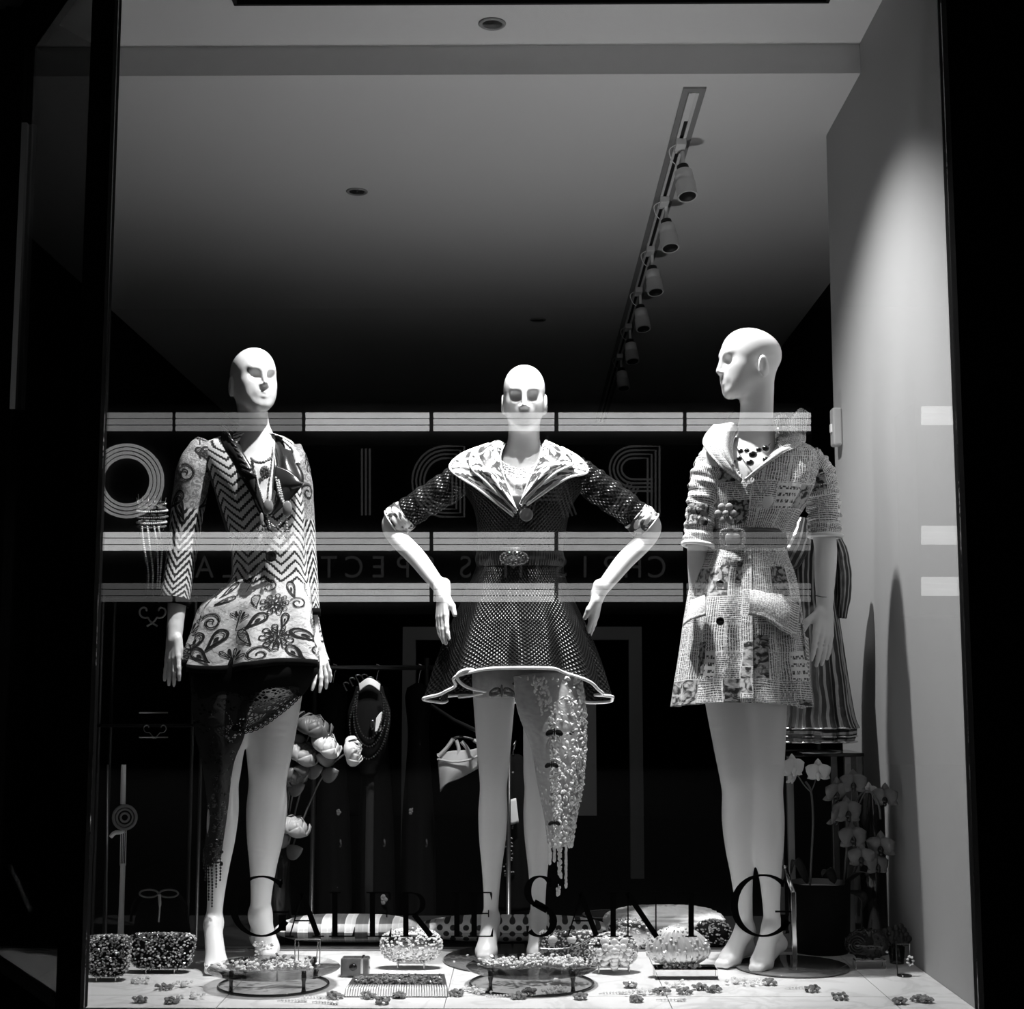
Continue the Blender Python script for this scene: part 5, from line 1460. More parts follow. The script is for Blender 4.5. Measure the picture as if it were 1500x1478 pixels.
top = joinl([gem(c + (rg.uniform(-w * .85, w * .85), rg.uniform(.035, dp - .005), 0) + (0, 0, h * .72 + rg.uniform(0, .012)), rg.uniform(.003, .007), rg) for _ in range(260)])
put('crystal_top', top, m_crystal_dark, t, 0, False, 'stuff')
# crystal box clutch, rose clutch, ribbed shell clutch on a clear block
c = fl(832, 1418) + (0, .06, .008)
t = thing('crystal_clutch', 'boxy crystal studded clutch behind the round stand of the netted dress', 'clutch bag', c)
body = box(c + (-.086, -.03, .004), c + (.086, .03, .092), .012)
b = put('body', body, plain('dark_metal_mesh', .08, .3, .3), t, 0, False); put('crystals', scatter_on(body, 900, .0026, .0046, rg), m_crystal, b, 0, False, 'stuff')
put('clasp_band', tube(curve([c + (-.086, -.033, .045), c + (-.03, -.034, .043), c + (.02, -.034, .052), c + (.07, -.033, .078)], 24), .0030, 6), m_silver, b, 0)
for s in (-.045, .012): put('cabochon', sph(c + (s, -.031, .072), (.015, .008, .012), 14, 8), m_pearl, b, 0)
c = fl(900, 1427) + (0, .03, 0)
t = thing('rose_clutch', 'silver clutch shaped as a rose beside the boxy crystal clutch', 'clutch bag', c)
wire_stand(c, .045, .018, .018, t)
body = superell(c + (0, 0, .066), (.072, .036, .050), .85, .8, 30, 16)
b = put('body', body, m_silver, t, 0); put('crystals', scatter_on(body, 330, .003, .0055, rg), m_crystal, b, 0, False, 'stuff')
for k, (r, n) in enumerate(((.040, 8), (.028, 6), (.016, 5), (.006, 3))):
    for i in range(n):
        a = 2 * math.pi * i / n + k * .5
        V, Fs = sph((0, 0, 0), (.016 - .002 * k, .006, .012), 10, 6)
        V = V @ ry(-a).T @ rz(.0).T + c + (r * math.cos(a), -.034 - .006 * k, .064 + r * math.sin(a))
        put('petal', (V, Fs), m_sequin2, b, 0)
c = fl(1006, 1436)
t = tag(mesh_obj('acrylic_block', box(c + (-.092, 0, .0), c + (.092, .085, .030), .002), m_clear, smooth=False), 'clear acrylic block under the ribbed shell clutch', 'block')
c = c + (-.02, .042, .030)
t = thing('shell_clutch', 'gilt ribbed shell clutch standing on the clear acrylic block', 'clutch bag', c)
V, Fs = superell((0, 0, 0), (1, 1, 1), .8, 1.0, 112, 28)
V = V.copy(); ang = np.arctan2(V[:, 1], V[:, 0]); tt = (V[:, 2] + 1) / 2
rr = 1 + .055 * np.cos(28 * ang + 5 * tt); prof = np.where(tt < .35, 1.0, 1 - .42 * ((tt - .35) / .65) ** 1.6)
V[:, 0] *= .094 * rr * prof; V[:, 1] *= .044 * rr * prof; V[:, 2] = tt * .115 + .004
b = put('body', (V + c, Fs), m_gold, t, 0)
put('scales', scatter_on((V[V[:, 2] < 9] + c, Fs), 160, .003, .0055, rg), m_sequin2, b, 0, False, 'stuff')
put('foot', joinl([gem(c + (rg.uniform(-.045, .06), -.034, .004 + rg.uniform(0, .012)), .006, rg) for _ in range(34)]), m_crystal_dark, t, 0, False, 'stuff')
# cushions along the back of the floor
def plaid():
    k = NT('plaid_cushion_cloth'); v, o = k.xyz('Object')
    a = k.ma('GREATER_THAN', k.ma('FRACT', k.ma('DIVIDE', o[0], .078)), .45); b = k.ma('GREATER_THAN', k.ma('FRACT', k.ma('DIVIDE', o[2], .046)), .5)
    thin = k.ma('GREATER_THAN', k.ma('FRACT', k.ma('DIVIDE', o[0], .0195)), .25)
    g = k.mix(b, k.mix(a, .82, .55), k.mix(a, .62, .10)); k.col(k.mix(thin, k.ma('MULTIPLY', g, 1.15), g)); k.rough(.8)
    return k.m
def spotted():
    k = NT('spotted_cushion_cloth'); v, o = k.xyz('Object')
    a = k.ma('DIVIDE', k.ma('ADD', o[0], k.ma('MULTIPLY', o[2], 1.2)), .044); b = k.ma('DIVIDE', k.ma('SUBTRACT', o[0], k.ma('MULTIPLY', o[2], 1.2)), .044)
    k.col(k.mix(k.step(k.vor(k.comb(a, b), 1.0, 'F1', 0.0), .36, .30), .75, .03)); k.rough(.8)
    return k.m
for x0, x1, yb, ytop, Y, mt, lab in ((404, 614, 1392, 1340, 5.07, plaid(), 'plaid checked cushion lying behind the oval jewelled clutch'),
                                    (610, 892, 1392, 1341, 5.09, spotted(), 'polka dot cushion lying behind the feet of the netted mannequin')):
    a, b = at(x0, yb, Y), at(x1, yb, Y); zt = at(x0, ytop, Y)[2]
    V, Fs = superell((0, 0, 0), (1, 1, 1), .8, .42, 48, 20)
    V = V.copy(); V[:, 2] *= (1 - .35 * np.abs(V[:, 0]) ** 4); V = V * ((b[0] - a[0]) / 2, .095, zt / 2)
    V[:, 2] -= V[:, 2].min()
    t = thing('cushion', lab, 'cushion', ((a[0] + b[0]) / 2, Y, 0.0), 'cushions at the back of the window')
    put('cover', (V + ((a[0] + b[0]) / 2, Y, 0.0), Fs), mt, t, 0)
    e = np.linspace(0, 2 * math.pi, 61)[:-1]; pw = lambda q, m: np.sign(q) * np.abs(q) ** m
    put('piping', tube(np.stack([(a[0] + b[0]) / 2 + (b[0] - a[0]) / 2 * 1.005 * pw(np.cos(e), .42), Y + .096 * pw(np.sin(e), .42), np.full(60, zt * .5)], 1), .003, 6, True), mt, t, 0)
m_fur = plain('white_fluffy_cloth', .82, .9, noise=.2, nscale=60, bump=1.0)
a, b = at(886, 1392, 5.12), at(1062, 1392, 5.12)
V, Fs = superell(((a[0] + b[0]) / 2, 5.12, .055), ((b[0] - a[0]) / 2, .10, .052), .8, .5, 90, 36)
nz = np.array([rg.uniform(-.006, .008) for _ in V]); dirs = V - np.array(((a[0] + b[0]) / 2, 5.12, .055)); V = V + dirs / (np.linalg.norm(dirs, axis=1)[:, None] + 1e-9) * nz[:, None]
V[:, 2] = np.maximum(V[:, 2], .001)
tag(mesh_obj('fluffy_cushion', (V, Fs), m_fur), 'white fluffy cushion behind the gilt shell clutch', 'cushion')
c = fl(1050, 1396) + (0, .10, 0)
V, Fs = superell(c + (0, 0, .045), (.06, .04, .044), .9, .9, 28, 14)
t = thing('patterned_pouch', 'dark beaded pouch beside the feet of the newspaper dress mannequin', 'pouch', c)
b = put('body', (V, Fs), m_velvet, t, 0); put('beads', scatter_on((V, Fs), 240, .003, .006, rg), m_crystal_dark, b, 0, False, 'stuff')
c = fl(925, 1396) + (0, .06, 0)
t = thing('bead_pouch', 'pale beaded pouch between the rose clutch and the white cushion', 'pouch', c)
V, Fs = superell(c + (0, 0, .05), (.075, .03, .05), .8, .8, 28, 14)
b = put('body', (V, Fs), m_silver, t, 0); put('beads', scatter_on((V, Fs), 300, .003, .006, rg), m_sequin2, b, 0, False, 'stuff')
# jewellery strewn on the marble: brooches, rings, earrings
small = [(205, 1469, 'b'), (240, 1450, 'b'), (268, 1446, 'l'), (285, 1463, 'l'), (252, 1470, 'b'), (205, 1441, 'l'), (430, 1468, 'e'), (462, 1463, 'e'), (491, 1463, 'b'), (478, 1471, 'e'), (540, 1463, 'b'), (560, 1471, 'b'),
         (585, 1462, 'b'), (668, 1459, 'b'), (692, 1453, 'l'), (706, 1456, 'l'), (735, 1461, 'e'), (760, 1463, 'b'), (775, 1457, 'b'), (808, 1457, 'l'), (820, 1453, 'l'), (850, 1464, 'b'), (900, 1457, 'e'), (923, 1447, 'b'), (935, 1458, 'l'),
         (932, 1468, 'b'), (968, 1456, 'b'), (985, 1467, 'e'), (990, 1446, 'l'), (1003, 1456, 'b'), (1024, 1450, 'b'), (1045, 1453, 'b'), (1082, 1441, 'l'), (1106, 1444, 'l'), (1128, 1443, 'b'), (1172, 1449, 'e'), (1190, 1453, 'b'), (1230, 1464, 'b'),
         (1318, 1471, 'b'), (1345, 1467, 'b'), (1358, 1469, 'b')]
names = {'b': ('brooch', 'small faceted stone brooch on the marble', 'brooch'), 'l': ('crystal_cluster', 'small cluster of clear crystals on the marble', 'jewellery'),
         'e': ('drop_earring', 'slim drop earring on the marble', 'earring'), 'r': ('stone_ring', 'dark stone cocktail ring on the marble', 'ring'), 'R': ('stone_bracelet', 'dark jewelled bracelet on the marble by the foot of the pier', 'bracelet')}
grp = {'b': 'brooches strewn on the marble', 'l': 'crystal clusters strewn on the marble', 'e': 'drop earrings strewn on the marble', 'r': 'cocktail rings on the marble', 'R': 'bracelets on the marble'}
for px, py, kd in small:
    c = fl(px, py); sh = []; mt = m_crystal_dark if kd in 'brR' else m_crystal
    if kd == 'b':
        n = rg.choice((6, 7, 8)); R = rg.uniform(.014, .022)
        sh = [gem(c + (R * math.cos(2 * math.pi * i / n), R * .8 * math.sin(2 * math.pi * i / n), .007 + rg.uniform(0, .008)), rg.uniform(.006, .009), rg) for i in range(n)] + [gem(c + (0, 0, .014), .010, rg)] + [gem(c + (rg.uniform(-R, R), rg.uniform(-R, R), .006), .006, rg) for _ in range(5)]
    elif kd == 'l':
        sh = [gem(c + (rg.gauss(0, .016), rg.gauss(0, .010), .006 + abs(rg.gauss(0, .006))), rg.uniform(.004, .008), rg) for _ in range(16)]
    elif kd == 'e':
        a = rg.uniform(-.6, .6); d = np.array((math.cos(a), math.sin(a) * .6, 0))
        sh = [gem(c + d * (-.030 + .009 * i) + (0, 0, .006), .0045 + .0015 * (i > 4), rg) for i in range(8)] + [tube([c + d * -.045 + (0, 0, .004), c + d * -.03 + (0, 0, .006)], .0015, 5)]
    else:
        R = .016 if kd == 'r' else .030
        a = np.linspace(0, 2 * math.pi, 25)[:-1]
        sh = [tube(np.stack([c[0] + R * np.cos(a), c[1] + R * .5 * np.sin(a), c[2] + .004 + R * .5 * (1 + np.sin(a))], 1), .003, 6, True)] + [gem(c + (R * math.cos(q), -.004, .010 + R * abs(math.sin(q))), .007, rg) for q in np.linspace(0, 3.14, 8 if kd == 'r' else 14)]
    V, Fs = joinl(sh); V[:, 2] -= V[:, 2].min()
    near = [w for x, w in ((300, 'before the sequinned clutches'), (500, 'before the glass stand by the jacketed mannequin'), (660, 'before the ribbed silver clutch'), (872, 'before the glass stand of the netted dress'),
                           (1062, 'before the clear acrylic block'), (1180, 'before the newspaper dress mannequin'), (1290, 'before the black planter'), (1500, 'at the foot of the pier')) if px < x][0]
    tag(mesh_obj(names[kd][0], (V, Fs), mt, smooth=False), names[kd][1] + ' ' + near, names[kd][2], grp[kd] + ' ' + near)

# ------------------------------------------------------------------ right corner: glass table, striped dress, orchids
rg = random.Random(77)
m_tube = clear_mat('clear_glass', 1.47, .95)
YT = 5.12
ztop = at(1200, 1103, YT - .12)[2]
xl, xr_ = at(1140, 1103, YT)[0], min(at(1266, 1103, YT - .12)[0], X_R - .004)
t = thing('glass_table', 'black edged glass side table beside the plastered pier under the striped dress', 'table', ((xl + xr_) / 2, YT, 0))
put('table_top', box((xl, YT - .12, ztop - .012), (xr_, YT + .14, ztop), .002), m_jet, t, 0, False)
for x in (xl + .02, at(1243, 1200, YT - .1)[0]):
    for y in (YT - .10, YT + .12):
        put('leg', box((x - .011, y - .011, 0), (x + .011, y + .011, ztop - .012), .002), m_steel, t, 0, False)
put('side_glass', box((xr_ - .008, YT - .115, .02), (xr_ - .002, YT + .13, ztop - .013)), m_side, t, 0, False)
# striped metallic dress on a stand
def stripes():
    k = NT('metallic_striped_cloth'); v, o = k.xyz('UV')
    w = k.ma('ADD', o[0], k.ma('MULTIPLY', k.ma('SUBTRACT', k.noise(v, 7.0, 2.0), .5), .03))
    s = k.step(k.tri(k.ma('DIVIDE', w, .026)), .60, .68)
    k.col(k.mix(s, .006, .34)); k.rough(k.mix(s, .6, .28)); k.put(k.b.inputs['Metallic'], s)
    k.bump(k.noise(v, 30.0, 3.0), .5, .006)
    return k.m
m_stripe = stripes()
YD = 5.02
t = thing('striped_dress_form', 'dress form in a black dress with silver stripes and ruffled hem on the glass table', 'dress form', ((at(1200, 1090, YD))[0], YD, ztop))
dl = Loft([(765, 1150, 1212, .045, YD), (790, 1150, 1228, .055, YD), (830, 1150, 1222, .06, YD), (880, 1150, 1224, .06, YD), (940, 1146, 1232, .075, YD), (1000, 1142, 1240, .09, YD), (1050, 1138, 1248, .10, YD), (1066, 1134, 1254, .11, YD)], lambda th, v: (.05 * np.sin(9 * th) + .03 * np.sin(17 * th + 2)) * (.3 + v))
d = put('dress', dl.mesh(110, 60), m_stripe, t, .002)
hm_ = Loft([(1064, 1140, 1250, .108, YD), (1075, 1136, 1250, .112, YD), (1086, 1138, 1246, .112, YD)], lambda th, v: (.06 * np.sin(9 * th) + .03 * np.sin(17 * th + 2)))
V, Fs, uv = hm_.mesh(110, 8)
put('hem_ruffle', (V, Fs, uv[:, ::-1] * (1.2, 1)), m_stripe, d, .003)
for y in (1066, 1078, 1086):
    L2 = Loft([(y, 1138, 1250, .110, YD), (y + 1, 1138, 1250, .110, YD)], lambda th, v: (.06 * np.sin(9 * th) + .03 * np.sin(17 * th + 2)))
    put('hem_braid', tube(L2.at(np.linspace(-math.pi, math.pi, 111)[:-1], np.zeros(110), .002), .0032, 6, True), m_silver, d, 0)
S = Sleeve([at(1222, 785, YD), at(1232, 815, YD), at(1236, 860, YD), at(1232, 905, YD)], [.020, .026, .026, .018], .04, 4)
put('sleeve', S.mesh(24, 30), m_stripe, t, .002)
S = Sleeve([at(1176, 760, YD - .05), at(1168, 790, YD - .06), at(1158, 815, YD - .06), at(1150, 830, YD - .05)], [.02, .04, .045, .03], .04, 4)
put('bow', S.mesh(24, 30), m_stripe, t, .002)
put('pole', cyl((ORG[t.name][0], YD, ztop), (ORG[t.name][0], YD, at(1200, 780, YD)[2]), .010), m_steel, t, 0)
put('base', lathe([(.0, 0), (.075, 0), (.075, .006), (.02, .010), (.0, .012)], ORG[t.name], 28), m_steel, t, 0)
# black planter with two orchids
cp = fl(1214, 1404) + (0, .125, 0)
t = thing('planter', 'large black cylindrical planter holding the orchids', 'planter', cp)
hp = at(1214, 1292, cp[1])[2]
put('pot', lathe([(.0, 0), (.088, 0), (.093, .01), (.100, hp), (.094, hp), (.092, hp - .02), (.0, hp - .025)], cp, 40), plain('black_glazed_pot', .003, .7, spec=.1), t, 0)
put('soil', lathe([(.0, hp - .024), (.091, hp - .022), (.091, hp - .018), (.0, hp - .012)], cp, 24), plain('dark_moss', .01, .9), t, 0)
m_white_petal = plain('white_orchid_petal', .80, .5); m_grey_petal = plain('mauve_orchid_petal', .16, .5, noise=.3, nscale=60); m_green = plain('dark_leaf', .018, .35); m_stem = plain('orchid_stem', .12, .5)
def petal(L, W_, cup, n=8, m=6):
    C = []
    for j in range(m + 1):
        v = j / m; w = W_ * math.sin(math.pi * min(.08 + v * .92, 1.0) ** .8) ** .7
        C.append([((i / n * 2 - 1) * w, -cup * math.sin(math.pi * v) * .5 + cup * .8 * ((i / n * 2 - 1) ** 2) * .5 - .25 * L * v * v * 0, v * L) for i in range(n + 1)])
    return np.array(C).reshape(-1, 3), grid(n, m)
def bloom(parent, c, s, yaw, pitch, mat, mat2):
    R = rz(yaw) @ rx(pitch); root = None
    for i, (a, L, w) in enumerate(((0, .034, .012), (2.1, .032, .011), (-2.1, .032, .011), (1.15, .034, .019), (-1.15, .034, .019))):
        V, Fs = petal(L * s, w * s, .010 * s)
        o = put('petal', ((V @ ry(a).T + (0, -.002 * i * s, 0)) @ R.T + c, Fs), mat, parent, .0010)
    put('lip', ((joinl([sph((0, -.008 * s, -.004 * s), (.007 * s, .008 * s, .008 * s), 10, 6), sph((0, -.012 * s, -.012 * s), (.005 * s, .004 * s, .007 * s), 8, 6)]))[0] @ R.T + c, (joinl([sph((0, 0, 0), 1, 10, 6), sph((0, 0, 0), 1, 8, 6)]))[1]), mat2, parent, 0, True, 'stuff')
def orchid(label, base, stem, blooms, mat, mat2, leaves, twigs=()):
    t = thing('orchid', label, 'orchid', base)
    put('stem', tube(curve(stem, 40), .0035, 8), m_stem, t, 0)
    for tw in twigs: put('twig', tube(curve(tw, 14), .0022, 6), m_stem, t, 0)
    for c, s, yw, pt_ in blooms: bloom(t, np.asarray(c), s, yw, pt_, mat, mat2)
    for P, W_ in leaves:
        Q = curve(P, 16); wv = W_ * np.sin(np.pi * (np.linspace(.04, 1, 16)) ** .7) ** .8
        V = np.concatenate([Q + np.outer(wv * q, (.8, .3, .15)) + np.outer(np.full(16, (1 - abs(q)) * -.006), (0, 0, 1)) for q in (-1, -.5, 0, .5, 1)])
        Fs = [(j * 16 + i, j * 16 + i + 1, (j + 1) * 16 + i + 1, (j + 1) * 16 + i) for j in range(4) for i in range(15)]
        put('leaf', (V, Fs), m_green, t, .0025)
Yp = cp[1]
b0 = np.array((at(1186, 1292, Yp - .04)[0], Yp - .04, hp - .02))
orchid('white orchid with two open blooms on a straight jointed stalk in the planter', b0,
       [b0, at(1189, 1250, Yp - .05), at(1191, 1200, Yp - .06), at(1188, 1160, Yp - .06), at(1180, 1145, Yp - .06)],
       [(at(1160, 1125, Yp - .07), 1.35, .35, .1), (at(1199, 1131, Yp - .07), 1.3, -.3, .25), (at(1158, 1140, Yp - .06), .8, .8, .3)], m_white_petal, m_white_petal,
       [([at(1182, 1292, Yp - .05), at(1172, 1268, Yp - .08), at(1164, 1258, Yp - .10), at(1158, 1280, Yp - .12)], .018)],
       [[at(1188, 1160, Yp - .06), at(1178, 1150, Yp - .065), at(1165, 1130, Yp - .066)], [at(1188, 1160, Yp - .06), at(1193, 1148, Yp - .065), at(1196, 1134, Yp - .066)]])
b1 = np.array((at(1235, 1292, Yp)[0], Yp, hp - .02))
bl = [(1222, 1160, 1.2, .5, m_grey_petal), (1250, 1148, 1.1, -.2, m_grey_petal), (1240, 1190, 1.25, .2, m_grey_petal), (1222, 1195, 1.15, .9, m_grey_petal), (1248, 1228, 1.2, .1, m_grey_petal), (1262, 1256, 1.1, -.3, m_grey_petal), (1298, 1168, 1.1, -.6, m_grey_petal), (1292, 1240, 1.2, -.6, m_grey_petal), (1284, 1268, 1.0, .2, m_grey_petal)]
orchid('dusky orchid with a heavy drooping spray of blooms in the planter', b1,
       [b1, at(1242, 1230, Yp - .05), at(1252, 1180, Yp - .08), at(1268, 1158, Yp - .10), at(1285, 1172, Yp - .12), at(1290, 1200, Yp - .12)],
       [(np.minimum(at(x, y, Yp - .12), (X_R - .045, 9, 9)), s * 1.25, yw, rg.uniform(-.2, .5)) for x, y, s, yw, _ in bl], m_grey_petal, m_jet,
       [([at(1240, 1292, Yp), at(1262, 1276, Yp - .05), at(1278, 1278, Yp - .06), at(1284, 1296, Yp - .07)], .026), ([at(1242, 1305, Yp), at(1258, 1308, Yp - .06), at(1266, 1318, Yp - .07), at(1262, 1334, Yp - .07)], .022),
        ([at(1222, 1292, Yp - .02), at(1212, 1272, Yp - .03), at(1204, 1282, Yp - .06)], .02)],
       [[at(1268, 1158, Yp - .10), at(1255, 1190, Yp - .11), at(1262, 1225, Yp - .11), at(1275, 1232, Yp - .11)]])
orchid('small pale orchid sprig with two blooms behind the dusky orchid', b1 + (.02, .03, 0),
       [b1 + (.02, .03, 0), at(1262, 1250, Yp + .02), at(1276, 1190, Yp + .0), at(1282, 1170, Yp - .02)],
       [(at(1272, 1160, Yp - .03), .95, .3, .2), (at(1280, 1192, Yp - .03), .85, -.3, .2)], m_white_petal, m_white_petal, [])
# tall clear glass cylinder
ct = np.array((X_R - .075, 4.86, 0.0)); ht = at(1290, 1160, 4.86)[2]
t = tag(mesh_obj('glass_cylinder', lathe([(.001, .0), (.042, 0), (.042, ht), (.038, ht), (.038, .012), (.001, .012)], ct, 36), m_tube), 'tall empty clear glass cylinder vase against the plastered pier', 'vase')
# dark shell clutch on a small stand
c = fl(1284, 1422) + (-.01, .05, 0)
t = thing('dark_shell_clutch', 'black beaded shell shaped clutch on a metal stand at the foot of the pier', 'clutch bag', c)
put('stand', join(tube([c + (-.045, -.02, 0), c + (-.045, -.02, .024), c + (.045, -.02, .024), c + (.045, -.02, 0)], .0025, 6), tube([c + (-.045, .02, 0), c + (-.045, .02, .024), c + (.045, .02, .024), c + (.045, .02, 0)], .0025, 6),
                  tube([c + (-.045, -.02, .024), c + (-.045, .02, .024)], .0025, 6), tube([c + (.045, -.02, .024), c + (.045, .02, .024)], .0025, 6)), m_silver, t, 0, True)
V, Fs = superell((0, 0, 0), (1, 1, 1), 1.0, 1.0, 64, 24); V = V.copy(); ang = np.arctan2(V[:, 2], V[:, 0])
V *= np.array((.064, .034, .046)); V *= (1 + .03 * np.cos(18 * ang))[:, None]; V[:, 0] *= np.where(V[:, 0] < 0, 1.15, 1)
body = (V + c + (0, 0, .072), Fs)
b = put('body', body, m_jet, t, 0); put('beads', scatter_on(body, 220, .002, .0035, rg), m_jet, b, 0, False, 'stuff')
for r in (.010, .018, .026):
    a = np.linspace(0, 6.28, 30)[:-1]
    put('scroll', tube(np.stack([c[0] - .042 + r * np.cos(a), np.full(29, c[1] - .030), c[2] + .072 + r * np.sin(a)], 1), .0022, 6, True), m_jet, b, 0)
put('clasp', gem(c + (.05, -.02, .05), .006, rg), m_crystal, b, 0, False)
# earring stand with a hanging crystal drop
c = fl(1348, 1440) + (-.02, .10, 0)
t = thing('earring_stand', 'thin dark earring stand with one hanging crystal drop by the pier', 'stand', c)
put('base', lathe([(.0, 0), (.022, 0), (.022, .004), (.0, .006)], c, 20), m_jet, t, 0)
hz = at(1345, 1383, c[1])[2]
put('upright', tube(curve([c + (-.02, 0, .004), c + (-.022, 0, hz * .9), c + (-.012, 0, hz), c + (.018, 0, hz)], 24), .0018, 6), m_jet, t, 0)
dr = put('drop_earring', tube([c + (.018, 0, hz), c + (.018, 0, .055)], .0008, 5), m_silver, t, 0)
put('crystal', joinl([gem(c + (.018 + .008 * math.cos(a), -.002, .045 + .012 * math.sin(a)), .0055, rg) for a in np.linspace(0, 5.4, 7)]), m_crystal, dr, 0, False, 'stuff')
# dark silk flowers behind the shell clutch
c = fl(1326, 1420) + (0, .10, 0)
t = thing('silk_flowers', 'bunch of dark silk flowers in a small glass behind the shell clutch', 'flowers', c)
put('glass', lathe([(.001, 0), (.022, 0), (.026, .05), (.024, .05), (.020, .004), (.001, .004)], c, 20), m_tube, t, 0)
for i, (ox, oz) in enumerate(((-.025, .09), (.01, .10), (-.005, .075), (.025, .075))):
    put('stem', tube([c + (0, 0, .006), c + (ox, 0, oz)], .0016, 5), m_green, t, 0)
    put('flower_head', joinl([sph(c + (ox + .012 * math.cos(a), -.006, oz + .012 * math.sin(a)), (.011, .006, .011), 8, 6) for a in np.linspace(0, 5.1, 5)] + [sph(c + (ox, -.012, oz), .006, 8, 6)]), plain('dark_silk', .03, .5), t, 0, True, 'stuff')

# ------------------------------------------------------------------ left corner: iron etagere, necklace bust, rods
YE = 5.0
m_iron = plain('pale_wrought_iron', .55, .35, .6)
m_irondark = plain('dark_wrought_iron', .05, .4, .6)
cE = np.array((at(225, 1200, YE)[0], YE, 0.0))
t = thing('iron_etagere', 'dark wrought iron etagere with pale scrollwork behind the printed sleeve', 'shelf', cE)
zs = [at(225, y, YE)[2] for y in (878, 1060)]
xe0, xe1 = at(158, 900, YE)[0], at(292, 900, YE)[0]
for x in (xe0, xe1):
    for y in (YE - .06, YE + .08): put('post', cyl((x, y, 0), (x, y, zs[0] + .01), .006, n=10), m_irondark, t, 0)
for z in zs: put('shelf', box((xe0 - .01, YE - .07, z - .010), (xe1 + .01, YE + .09, z), .002), m_jet, t, 0, False)
def scroll(x, z, s, q):
    a = np.linspace(0, 5.2, 30); r = .006 + .0045 * a
    P = [(x + q * (.018 - r * np.cos(b)) * s, YE - .075, z - .018 * s - r[i] * s * np.sin(b)) for i, b in enumerate(a)] if False else [(x + q * s * r_ * math.cos(b), YE - .075, z + s * r_ * math.sin(b)) for b, r_ in zip(a, r)]
    e = P[-1]
    return P + [(e[0] + q * s * .012, YE - .075, e[2] - .018 * s), (e[0] + q * s * .038, YE - .075, e[2] - .034 * s)]
for px, py, q in ((212, 895, 1), (235, 895, -1)):
    p = at(px, py, YE - .075); put('scroll', tube(curve(scroll(p[0], p[2], .85, q), 50), .0032, 8), m_iron, t, 0)
for py in (1044, 1080): put('rail', tube([at(204, py, YE - .075), at(246, py, YE - .075)], .0025, 8), m_iron, t, 0)
for px, q in ((216, 1), (238, -1)):
    p = at(px, 1066, YE - .075); put('scroll', tube(curve(scroll(p[0], p[2], .6, q), 40), .0018, 8), m_steel, t, 0)
# necklace bust on the etagere
cB = np.array((at(219, 870, YE - .01)[0], YE - .01, zs[0]))
t = thing('necklace_bust', 'clear bust draped with rows of pearls and a bead collar on the etagere', 'bust', cB)
zb = lambda py: at(219, py, YE - .01)[2] - zs[0]
put('bust', lathe([(.001, 0), (.03, 0), (.016, .01), (.014, zb(830)), (.030, zb(800)), (.044, zb(772)), (.050, zb(745)), (.045, zb(735)), (.040, zb(737)), (.001, zb(745))], cB, 30), m_tube, t, 0)
for k, (py, R, mt) in enumerate(((738, .047, m_silver), (748, .051, m_pearl), (757, .052, m_crystal_dark), (765, .049, m_pearl), (771, .047, m_crystal_dark))):
    a = np.linspace(0, 2 * math.pi, 43)[:-1]
    put('collar_row', beads(np.stack([cB[0] + R * np.cos(a), cB[1] + R * np.sin(a), zs[0] + zb(py) - .008 * np.cos(a + math.pi / 2) * 0 + .010 * np.sin(a)], 1), .0038, rg, 7, 5), mt, t, 0)
for i, a in enumerate(np.linspace(-2.9, -.3, 7)):
    p = cB + (.049 * math.cos(a), .049 * math.sin(a), zb(738))
    put('tiara_point', tube([p, p + (.004 * math.cos(a), 0, .020 + .008 * (i % 2))], .0018, 6), m_silver, t, 0)
for px, w in ((208, -1), (216, -.6), (226, .2), (232, .9)):
    P = along(curve([at(px, 772, YE - .065), at(px + 4 + w, 800, YE - .075), at(px + 6 - w * 3, 835, YE - .078), at(px + 5 - w * 4, 862, YE - .078)], 30), .0075)
    put('pearl_strand', beads(P, .0036, rg, 7, 5), m_pearl, t, 0)
# pale fabric shawl hanging beside it
t = tag(mesh_obj('lace_shawl', (lambda p: (p[0], p[1]))(patch([pts([(178, 760, YE + .04), (186, 758, YE + .02), (196, 770, YE + .04)]), pts([(176, 800, YE + .03), (190, 800, YE - .01), (206, 805, YE + .03)]), pts([(180, 840, YE + .03), (194, 842, YE - .01), (208, 845, YE + .03)]), pts([(186, 878, YE + .02), (198, 878, YE - .01), (212, 878, YE + .02)])], 24, 40)),
        lace_mat('grey_lace', .30, cover=.5, scale=40.0), thick=.002), 'limp grey lace shawl hanging beside the pearl draped bust', 'shawl')
# white turned stand with a round boss
YW_ = 4.98
c = np.array((at(176, 1390, YW_)[0], YW_, 0.0))
t = thing('turned_stand', 'white turned upright with a round scrolled boss behind the sequinned pouches', 'stand', c)
P = lambda x, y: at(x, y, YW_)
put('upright', tube([c, P(178, 1330), P(180, 1265)], [.011, .009, .0085], 14), m_whitemetal, t, 0)
put('upright', tube([P(180, 1178), P(181, 1120)], [.0088, .0088], 14), m_whitemetal, t, 0)
for k in range(4): put('spindle', tube([P(176 + k * 2.6, 1268), P(177 + k * 2.6, 1215)], .0016, 6), m_whitemetal, t, 0)
for R in (.038, .027, .014):
    a = np.linspace(0, 6.28, 37)[:-1]; q = P(184, 1197)
    put('boss', tube(np.stack([q[0] + R * np.cos(a), np.full(36, q[1] - .01), q[2] + R * np.sin(a)], 1), .0055 if R > .03 else .004, 8, True), plain('grey_enamel', .22, .4), t, 0)
put('bracket', tube(curve([P(162, 1226), P(168, 1220), P(176, 1219), P(182, 1217)], 14), .0075, 10), m_whitemetal, t, 0)
t = tag(mesh_obj('metal_rod', tube([(at(155, 1385, 4.97)[0], 4.97, 0), at(158, 1120, 4.97)], .0035, 10), m_steel), 'thin upright metal rod beside the white turned stand', 'rod')
